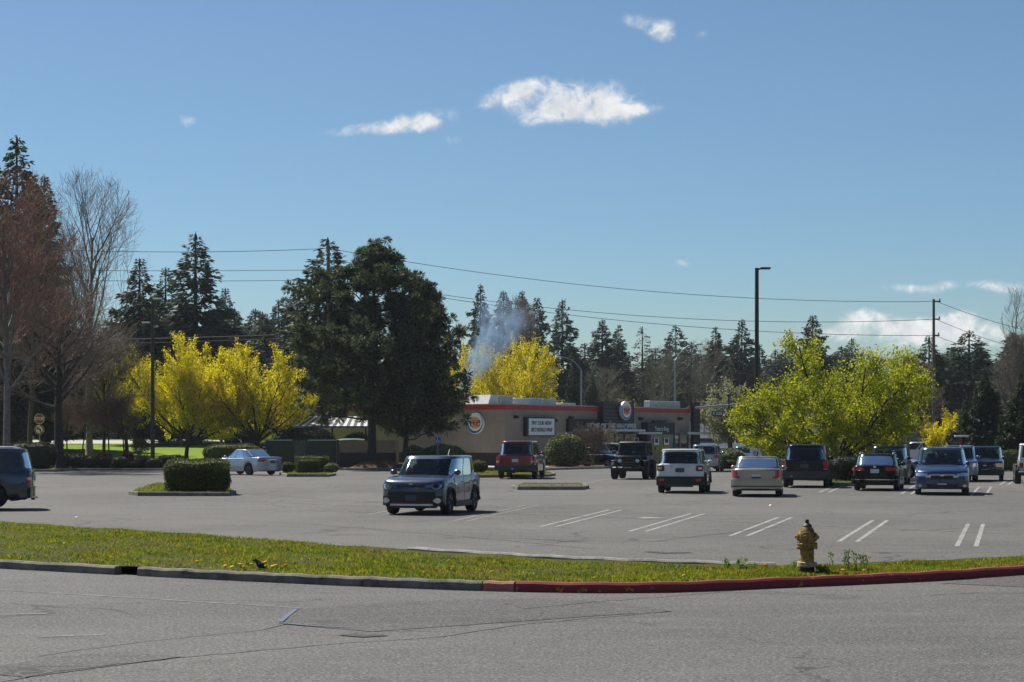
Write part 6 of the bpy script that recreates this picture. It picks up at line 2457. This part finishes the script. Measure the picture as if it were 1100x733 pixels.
def plate_poly(pts, z, y, m, name, parent, th=.02):
    q = MB()
    n = len(pts)
    q.add([(a, y, z + b) for a, b in pts] + [(a, y + th, z + b) for a, b in pts], [tuple(range(n)), tuple(range(2 * n - 1, n - 1, -1))] + [(i, n + i, n + (i + 1) % n, (i + 1) % n) for i in range(n)])
    return q.build(name, m, parent)


M_STOP = mat('stop_red', (0.42, 0.012, 0.02), .5)
zs, zr = zy(458.2, 151), zy(470.0, 151)
st = plate_poly([(a * 1.04, b * 1.04) for a, b in oct_], zs, -.07, M_WHITE, 'stop_border', root)
plate_poly([(a * .95, b * .95) for a, b in oct_], zs, -.075, M_STOP, 'stop_face', st, .004)
text_obj('STOP', .33, M_WHITE, st, (0, -.09, zs), .01, .008, .85)
c_ = [(math.cos(2 * PI * i / 24), math.sin(2 * PI * i / 24)) for i in range(24)]
nt_ = plate_poly([(a * .37, b * .37) for a, b in c_], zr, -.07, M_WHITE, 'turn_sign', root)
q = MB(); q.tube([(.31 * a, -.085, zr + .31 * b) for a, b in c_ + c_[:1]], .04, 4); q.tube([(-.2, -.09, zr + .22), (.2, -.09, zr - .22)], .035, 4); q.build('red_ring', M_STOP, nt_)
q = MB(); q.tube([(.1, -.082, zr - .2), (.1, -.082, zr), (.04, -.082, zr + .08), (-.1, -.082, zr + .08)], .035, 4)
q.add([(-.09, -.083, zr + .18), (-.22, -.083, zr + .08), (-.09, -.083, zr - .02)], [(0, 1, 2)]); q.build('arrow', M_LETTER, nt_)
# accessible parking sign
root, H = pole('parking_sign', 'small blue accessible parking sign at the left end of the restaurant', 'sign', 470.5, 131, 470, .03, .03, M_GALV, 6)
sg_ = MB().box((0, -.05, H - .2), (.36, .03, .46), bev=.01).build('sign_plate', mat('sign_blue', (0.05, 0.16, 0.48), .5), root)
q = MB()
q.tube([(-.02 + .09 * math.cos(a), -.07, H - .26 + .09 * math.sin(a)) for a in np.linspace(2.2, 6.6, 14)], .016, 4)
q.tube([(-.03, -.07, H - .08), (-.02, -.07, H - .22), (.07, -.07, H - .22), (.11, -.07, H - .33)], .018, 4)
q.ball((-.03, -.07, H - .04), (.03, .015, .03), 5)
q.build('symbol', M_WHITE, sg_)
# red price sign
root = thing('price_sign', 'red and white fuel price sign on red posts behind the lime green tree', 'sign', at(918, 150))
dd = 150
M_SIGNRED = mat('sign_red', (0.42, 0.015, 0.03), .5)


def pw(px): return (px - 918) / FPX * dd


za, zb_ = zy(477.5, dd), zy(473, dd)
a_ = MB().box(((pw(908.5) + pw(921)) / 2, 0, (za + zb_) / 2 - .05), (pw(921) - pw(908.5), .2, zb_ - za + .1), bev=.02).build('left_panel', M_SIGNRED, root)
b_ = MB().box(((pw(920.5) + pw(928.5)) / 2, -.06, (zy(477, dd) + zy(472, dd)) / 2), (pw(928.5) - pw(920.5), .2, zy(472, dd) - zy(477, dd)), bev=.02).build('price_panel', M_SIGNRED, root)
text_obj('4.09', .30, M_WHITE, b_, ((pw(920.5) + pw(928.5)) / 2, -.18, zy(475, dd)), .01, .008)
text_obj('Regular', .22, M_HVAC_LT, a_, ((pw(908.5) + pw(921)) / 2, -.12, zy(475.8, dd)), .01, .003)
MB().box(((pw(920.5) + pw(928.5)) / 2, 0, zy(470.8, dd)), (pw(928.5) - pw(920.5), .18, .17)).build('white_panel', M_WHITE, root)
MB().box(((pw(910) + pw(916)) / 2, 0, zy(471.8, dd)), (pw(916) - pw(910), .16, .14)).build('white_panel', M_WHITE, root)
for px in (912, 926):
    MB().box((pw(px), .02, zb_ / 2), (.14, .14, zb_)).build('post', M_SIGNRED, root)
root = thing('red_post', 'short dark red post left of the fuel price sign', 'post', at(905, 149))
MB().box((0, 0, .85), (.2, .2, 1.7), bev=.03).build('post', M_SIGNRED, root)
# thin canopy sign over the red bush
root, H = pole('canopy_sign', 'thin white bar on a dark post with a red panel over the red leafed bush', 'sign', 1029, 134, 469, .05, .05, M_DARKMETAL, 6)
MB().box((.55, 0, H + .02), (1.55, .2, .12), bev=.02).build('bar', M_WHITE, root)
MB().box((.95, -.11, H + .02), (.5, .02, .09)).build('red_strip', M_SIGNRED, root)
MB().box((.16, 0, H - .45), (.2, .05, .7)).build('red_panel', M_SIGNRED, root)
# utility poles and wires
uroot, UH = pole('utility_pole', 'weathered wooden utility pole with three crossarms on the right', 'utility pole', 1003, 170, 321.5, .17, .11, M_WOODPOLE)
arms = [(324, .65), (343, .6), (360.5, .55)]
for y, L in arms:
    z = zy(y, 170)
    q = MB(); q.box((L / 2 - .05, 0, z), (L, .12, .12)); q.lathe([(.05, 0), (.06, .12), (.04, .2), (.001, .21)], (L - .12, 0, z + .05), k=8)
    q.build('crossarm', M_WOODPOLE, uroot)
proot, PH = pole('utility_pole', 'wooden utility pole almost hidden in the tall spruce behind the pine', 'utility pole', 353, 158, 263, .17, .11, M_WOODPOLE)
for y in (267, 290, 301):
    q = MB(); q.box((.4, 0, zy(y, 158)), (.9, .12, .12)); q.build('crossarm', M_WOODPOLE, proot)


def wire(label, pts, r=.021, sag=.0, n=24, name='power_line'):
    """pts: (px, py, d) attachments"""
    q = MB()
    A = [Vector(((a - 550) / FPX * d, d, zy(b, d))) for a, b, d in pts]
    L = []
    for i, (p, s) in enumerate(zip(A, A[1:])):
        for k in range(n):
            t = k / n
            v = p.lerp(s, t)
            v.z -= sag * 4 * t * (1 - t) * ((s - p).length / 50) ** 2
            L.append(v)
    L.append(A[-1])
    q.tube([tuple(v) for v in L], r, 4)
    return tag(q.build(name, M_WIRE), label, 'power line')


wire('topmost power line across the whole sky between the two utility poles', [(-150, 256, 140), (353, 267, 158), (1006, 324, 170), (1250, 366, 215)], sag=1.1)
wire('second power line from the pine to the middle crossarm of the right utility pole', [(353, 297, 158), (1005, 343, 170), (1250, 384, 215)], sag=1.3)
wire('third power line from the pine to the lowest crossarm of the right utility pole', [(353, 299, 158), (1004, 360.5, 170), (1250, 400, 215)], sag=1.1)
wire('upper one of the two thin lines left of the tall spruce', [(-150, 287, 140), (353, 290, 158)], sag=.3, r=.018)
wire('lower one of the two thin lines left of the tall spruce', [(-150, 298, 140), (353, 301, 158)], sag=.3, r=.018)
wire('thick low cable behind the yellow trees on the left', [(-150, 368, 165), (353, 358, 172)], sag=.3, r=.05)
wire('thin cable just under the thick low cable on the left', [(-150, 373, 165), (353, 362, 172)], sag=.3, r=.03)

# ------------------------------------------------------------------ small things on the verge
M_HYD = worn_paint('hydrant_yellow', (0.36, 0.23, 0.05), (0.13, 0.075, 0.03), .50, 9, (0.30, 0.22, 0.12))
M_HYD_PALE = worn_paint('hydrant_pale_flange', (0.52, 0.42, 0.24), (0.25, 0.16, 0.08), .55, 9)
M_HYD_BLACK = mat('hydrant_black', (0.02, 0.02, 0.022), .6)
hp = at(867, 28.55, .125)
hy = thing('fire_hydrant', 'weathered yellow fire hydrant with dark cap behind the red kerb', 'fire hydrant', hp, R(-18))
hy.scale = (.92, .92, 1.0)
MB().lathe([(.118, -.06), (.118, .10), (.11, .105)], k=24).build('base', M_HYD_BLACK, hy, smooth=True)
MB().lathe([(.150, .100), (.158, .104), (.158, .130), (.150, .134), (.150, .139), (.155, .143), (.155, .166), (.147, .170), (.12, .171)], k=28).build('base_flange', M_HYD_PALE, hy, smooth=True)
MB().lathe([(.118, .168), (.112, .19), (.108, .30), (.112, .355), (.13, .37)], k=28).build('barrel', M_HYD, hy, smooth=True)
q = MB(); q.lathe([(.12, .362), (.162, .366), (.165, .372), (.165, .398), (.16, .404), (.162, .41), (.165, .415), (.165, .436), (.158, .442), (.12, .444)], k=28)
for k in range(8):
    a = 2 * PI * k / 8
    q.tube([(math.cos(a) * .150, math.sin(a) * .150, .355), (math.cos(a) * .150, math.sin(a) * .150, .455)], .014, 6)
q.build('collar', M_HYD, hy, smooth=True)
MB().lathe([(.125, .440), (.130, .50), (.128, .56), (.118, .60), (.112, .61), (.118, .615), (.112, .63), (.085, .675), (.07, .69)], k=28).build('bonnet', M_HYD, hy, smooth=True)
MB().lathe([(.075, .685), (.078, .70), (.055, .725), (.032, .735), (.030, .785), (.028, .79), (.001, .79)], k=14).build('operating_nut', M_HYD_BLACK, hy, smooth=True)
q = MB(); q.lathe([(.10, .06), (.098, .13), (.112, .135), (.112, .175), (.10, .18), (.092, .205), (.05, .212), (.045, .235), (.03, .24), (.001, .24)], (0, 0, 0), 'y', 22)
o = q.build('pumper_cap', M_HYD, hy, smooth=True, fixn=True); o.scale = (.85, .85, .85); o.rotation_euler = (0, 0, R(180)); o.location = (0, 0, .53)
for sg in (-1, 1):
    q = MB(); q.lathe([(.065, .08), (.063, .135), (.082, .14), (.082, .172), (.07, .176), (.06, .20), (.03, .21), (.026, .24), (.001, .245)], (0, 0, 0), 'x', 18)
    o = q.build('hose_cap', M_HYD, hy, smooth=True, fixn=True); o.scale = (.80, .85, .85); o.rotation_euler = (0, 0, 0 if sg > 0 else R(180)); o.location = (0, 0, .535)

# bird, facing left
bp = at(277.5, 29.15)
bx = bp.x
bz = .135
bm_ = MB()
rings = []
for (x, z, ry, rz_) in ((-.088, .148, .003, .003), (-.074, .150, .007, .008), (-.066, .152, .017, .018), (-.052, .155, .024, .024), (-.038, .148, .024, .026), (-.026, .128, .026, .030), (-.006, .100, .038, .046), (.022, .078, .042, .048), (.05, .062, .034, .036),
                        (.075, .048, .022, .020), (.10, .036, .018, .010), (.14, .018, .016, .006), (.155, .012, .012, .004)):
    rings.append([(x + .3 * rz_ * math.sin(t), ry * math.cos(t), z + rz_ * math.sin(t)) for t in np.linspace(0, 2 * PI, 15)[:-1]])
A = np.array(rings); bm_.grid(A, closed=True)
bm_.add(A[0], [tuple(range(14))]); bm_.add(A[-1], [tuple(range(13, -1, -1))])
for sg in (-1, 1):
    bm_.tube([(.012, sg * .016, .05), (.006, sg * .016, .02), (.012, sg * .016, -.005)], .005, 5)
    bm_.tube([(.012, sg * .016, .002), (-.02, sg * .016, .001)], .003, 4)
    bm_.ball((.03, sg * .038, .082), (.055, .010, .030), 6)
bird = bm_.build('bird', mat('black_feathers', (0.012, 0.012, 0.016), .45), None, smooth=True)
bird.location = (bx, bp.y, bz - .0)
bird.scale = (1.05, 1.05, 1.0)
tag(bird, 'small black bird standing on the grass strip just behind the grey kerb', 'bird')

# litter on the car park
for i, (px, py, lab, cat_) in enumerate(((82, 557, 'crumpled white paper scrap lying on the car park beyond the left of the grass strip', 'litter'), (828, 544, 'tiny white paper scrap on the car park left of the hydrant', 'litter'))):
    rng = np.random.default_rng(300 + i)
    v = rng.normal(size=(26, 3)); v /= np.linalg.norm(v, axis=1)[:, None]
    v *= rng.uniform(.6, 1.1, (26, 1)) * np.array([.06, .045, .025])
    import bmesh
    bm = bmesh.new()
    for q_ in v:
        bm.verts.new(q_)
    bmesh.ops.convex_hull(bm, input=bm.verts)
    me = bpy.data.meshes.new('paper_scrap'); bm.to_mesh(me); bm.free()
    me.materials.append(M_WHITE)
    o = bpy.data.objects.new('paper_scrap', me); COL.objects.link(o)
    o.location = at(px, 4410 / (py - 471), .03)
    tag(o, lab, cat_)

# dandelions
M_DAND = leaf_mat('dandelion_petals', [(0.72, 0.48, 0.01), (0.80, 0.58, 0.02)], .3)
M_STEM = mat('flower_stem', (0.10, 0.17, 0.03), .7)
proto = None
rr = random.Random(5)
spots = [(244, 606.5), (250, 606), (258, 604.5), (262, 606.5), (270, 605), (284, 606), (287, 604.5), (293, 606.8), (297, 606), (303, 607.4), (306, 605.5), (240, 608), (214, 602.5), (120, 598), (455, 620), (640, 624), (822, 605.5), (736, 622), (530, 612), (70, 588), (905, 614), (930, 611)]
for i, (px, py) in enumerate(spots):
    d = (2.1 - .22) * 2100 / (py - 471)
    x = at(px, d).x
    if not (fy(x) + .2 < d):
        d = fy(x) + .25
        x = at(px, d).x
    t = (d - fy(x) - .16) / (by(x) - fy(x))
    z = strip_z(x, t) - .01
    if proto is None:
        q = MB(); q.lathe([(.003, .06), (.026, .068), (.032, .080), (.024, .09), (.001, .094)], k=10)
        q.tube([(0, 0, 0), (.005, 0, .065)], .004, 4, mi=1)
        o = q.build('dandelion', [M_DAND, M_STEM]); proto = o
        tag(o, 'small yellow dandelion flower in the grass strip', 'flower', 'dandelions in the grass strip')
    else:
        o = proto.copy(); COL.objects.link(o)
    o.location = (x, d, z)
    s = rr.uniform(.8, 1.25)
    o.scale = (s, s, rr.uniform(.8, 1.3))
    o.rotation_euler = (rr.uniform(-.3, .3), rr.uniform(-.3, .3), rr.uniform(0, 6))


def weed(label, px, d, h, n, spread, seed):
    rng = np.random.default_rng(seed)
    x = at(px, d).x
    z = strip_z(x, (d - fy(x)) / (by(x) - fy(x))) - .02
    root = thing('weed', label, 'weed', (x, d, z))
    m = MB(); C = []
    for k in range(n):
        a = rng.uniform(0, 6.28)
        bx_, by_ = rng.normal() * spread, rng.normal() * .06
        hh = h * rng.uniform(.6, 1.05)
        pts = [(bx_, by_, 0), (bx_ + math.cos(a) * .03, by_, hh * .5), (bx_ + math.cos(a) * .06, by_ + .02, hh)]
        m.tube(pts, [.006, .003], 4)
        for j in range(26):
            f = rng.uniform(.35, 1) if rng.random() < .5 else rng.uniform(.8, 1.0)
            C.append(np.array(pts[0]) * (1 - f) + np.array(pts[2]) * f + rng.normal(size=3) * np.array([.025, .025, .015]))
    m.build('stem', M_STEM, root)
    np_mesh('leaves', leaf_quads(rng, np.array(C), .038, .6), 4, L_WEED, root)


weed('tall yellow green weed growing right of the fire hydrant', 912, 29.2, .32, 11, .14, 1)
weed('small weed growing left of the fire hydrant at the pale kerb', 787, 29.6, .20, 6, .10, 2)
weed('small yellow weed at the left foot of the fire hydrant', 856, 28.9, .22, 3, .03, 3)
weed('dark leafy weed at the right foot of the fire hydrant', 883, 28.4, .13, 10, .05, 4)
weed('low weed near the pale kerb end left of the hydrant', 801, 29.3, .12, 6, .05, 5)


# ------------------------------------------------------------------ smoke from the flue and the air
def smoke():
    p0 = Vector((at(494, 151).x, 151.0, 5.4))
    p1 = Vector(((556 - 550) / FPX * 158, 158.0, zy(318, 158)))
    ax = p1 - p0
    Ln = ax.length
    m = MB()
    G = []
    for i in range(10):
        t = i / 9
        r = .45 + 3.2 * t ** .9
        G.append([(r * math.cos(a), r * math.sin(a), t * Ln) for a in np.linspace(0, 2 * PI, 21)[:-1]])
    A = np.array(G)
    m.grid(A, closed=True); m.add(A[0], [tuple(range(19, -1, -1))]); m.add(A[-1], [tuple(range(20))])
    M = bpy.data.materials.new('smoke')
    M.use_nodes = True
    g = NT(M.node_tree)
    g.n.clear()
    out = g.new('ShaderNodeOutputMaterial')
    pv = g.new('ShaderNodeVolumePrincipled')
    pv.inputs['Color'].default_value = (.46, .70, 1.0, 1)
    pv.inputs['Anisotropy'].default_value = .35
    g.l.new(pv.outputs[0], out.inputs['Volume'])
    oc = g.obj()
    sp = g.new('ShaderNodeSeparateXYZ'); g.l.new(oc, sp.inputs[0])
    t = g.math('DIVIDE', sp.outputs[2], Ln)
    rad = g.math('SQRT', g.math('ADD', g.math('MULTIPLY', sp.outputs[0], sp.outputs[0]), g.math('MULTIPLY', sp.outputs[1], sp.outputs[1])))
    rr_ = g.math('ADD', g.math('MULTIPLY', t, 3.0), .42)
    e = g.math('DIVIDE', rad, rr_)
    n = g.noise(g.obj((.55, .55, .32)), 1.6, 5, .6, .8)
    f = g.math('MULTIPLY', g.ss(e, 1.0, .25), g.ss(n, .40, .68))
    f = g.math('MULTIPLY', f, g.ss(t, 1.0, .55))
    f = g.math('MULTIPLY', f, g.math('DIVIDE', 2.7, g.math('ADD', g.math('MULTIPLY', t, 3.6), .30)))
    g.l.new(f, pv.inputs['Density'])
    o = m.build('smoke', M)
    o.location = p0
    o.rotation_euler = ax.to_track_quat('Z', 'Y').to_euler()
    struct(o, 'stuff')


smoke()


def haze(dens):
    M = bpy.data.materials.new('haze')
    M.use_nodes = True
    g = NT(M.node_tree)
    g.n.clear()
    out = g.new('ShaderNodeOutputMaterial')
    pv = g.new('ShaderNodeVolumePrincipled')
    pv.inputs['Color'].default_value = (.80, .88, 1.0, 1)
    pv.inputs['Density'].default_value = dens
    pv.inputs['Anisotropy'].default_value = .2
    g.l.new(pv.outputs[0], out.inputs['Volume'])
    o = MB().box((0, 0, 20), (1300, 1300, 42.06)).build('haze', M)
    struct(o, 'stuff')


haze(0.00012)
for o in list(bpy.data.objects):
    if o.type == 'EMPTY' and not o.children:
        bpy.data.objects.remove(o)
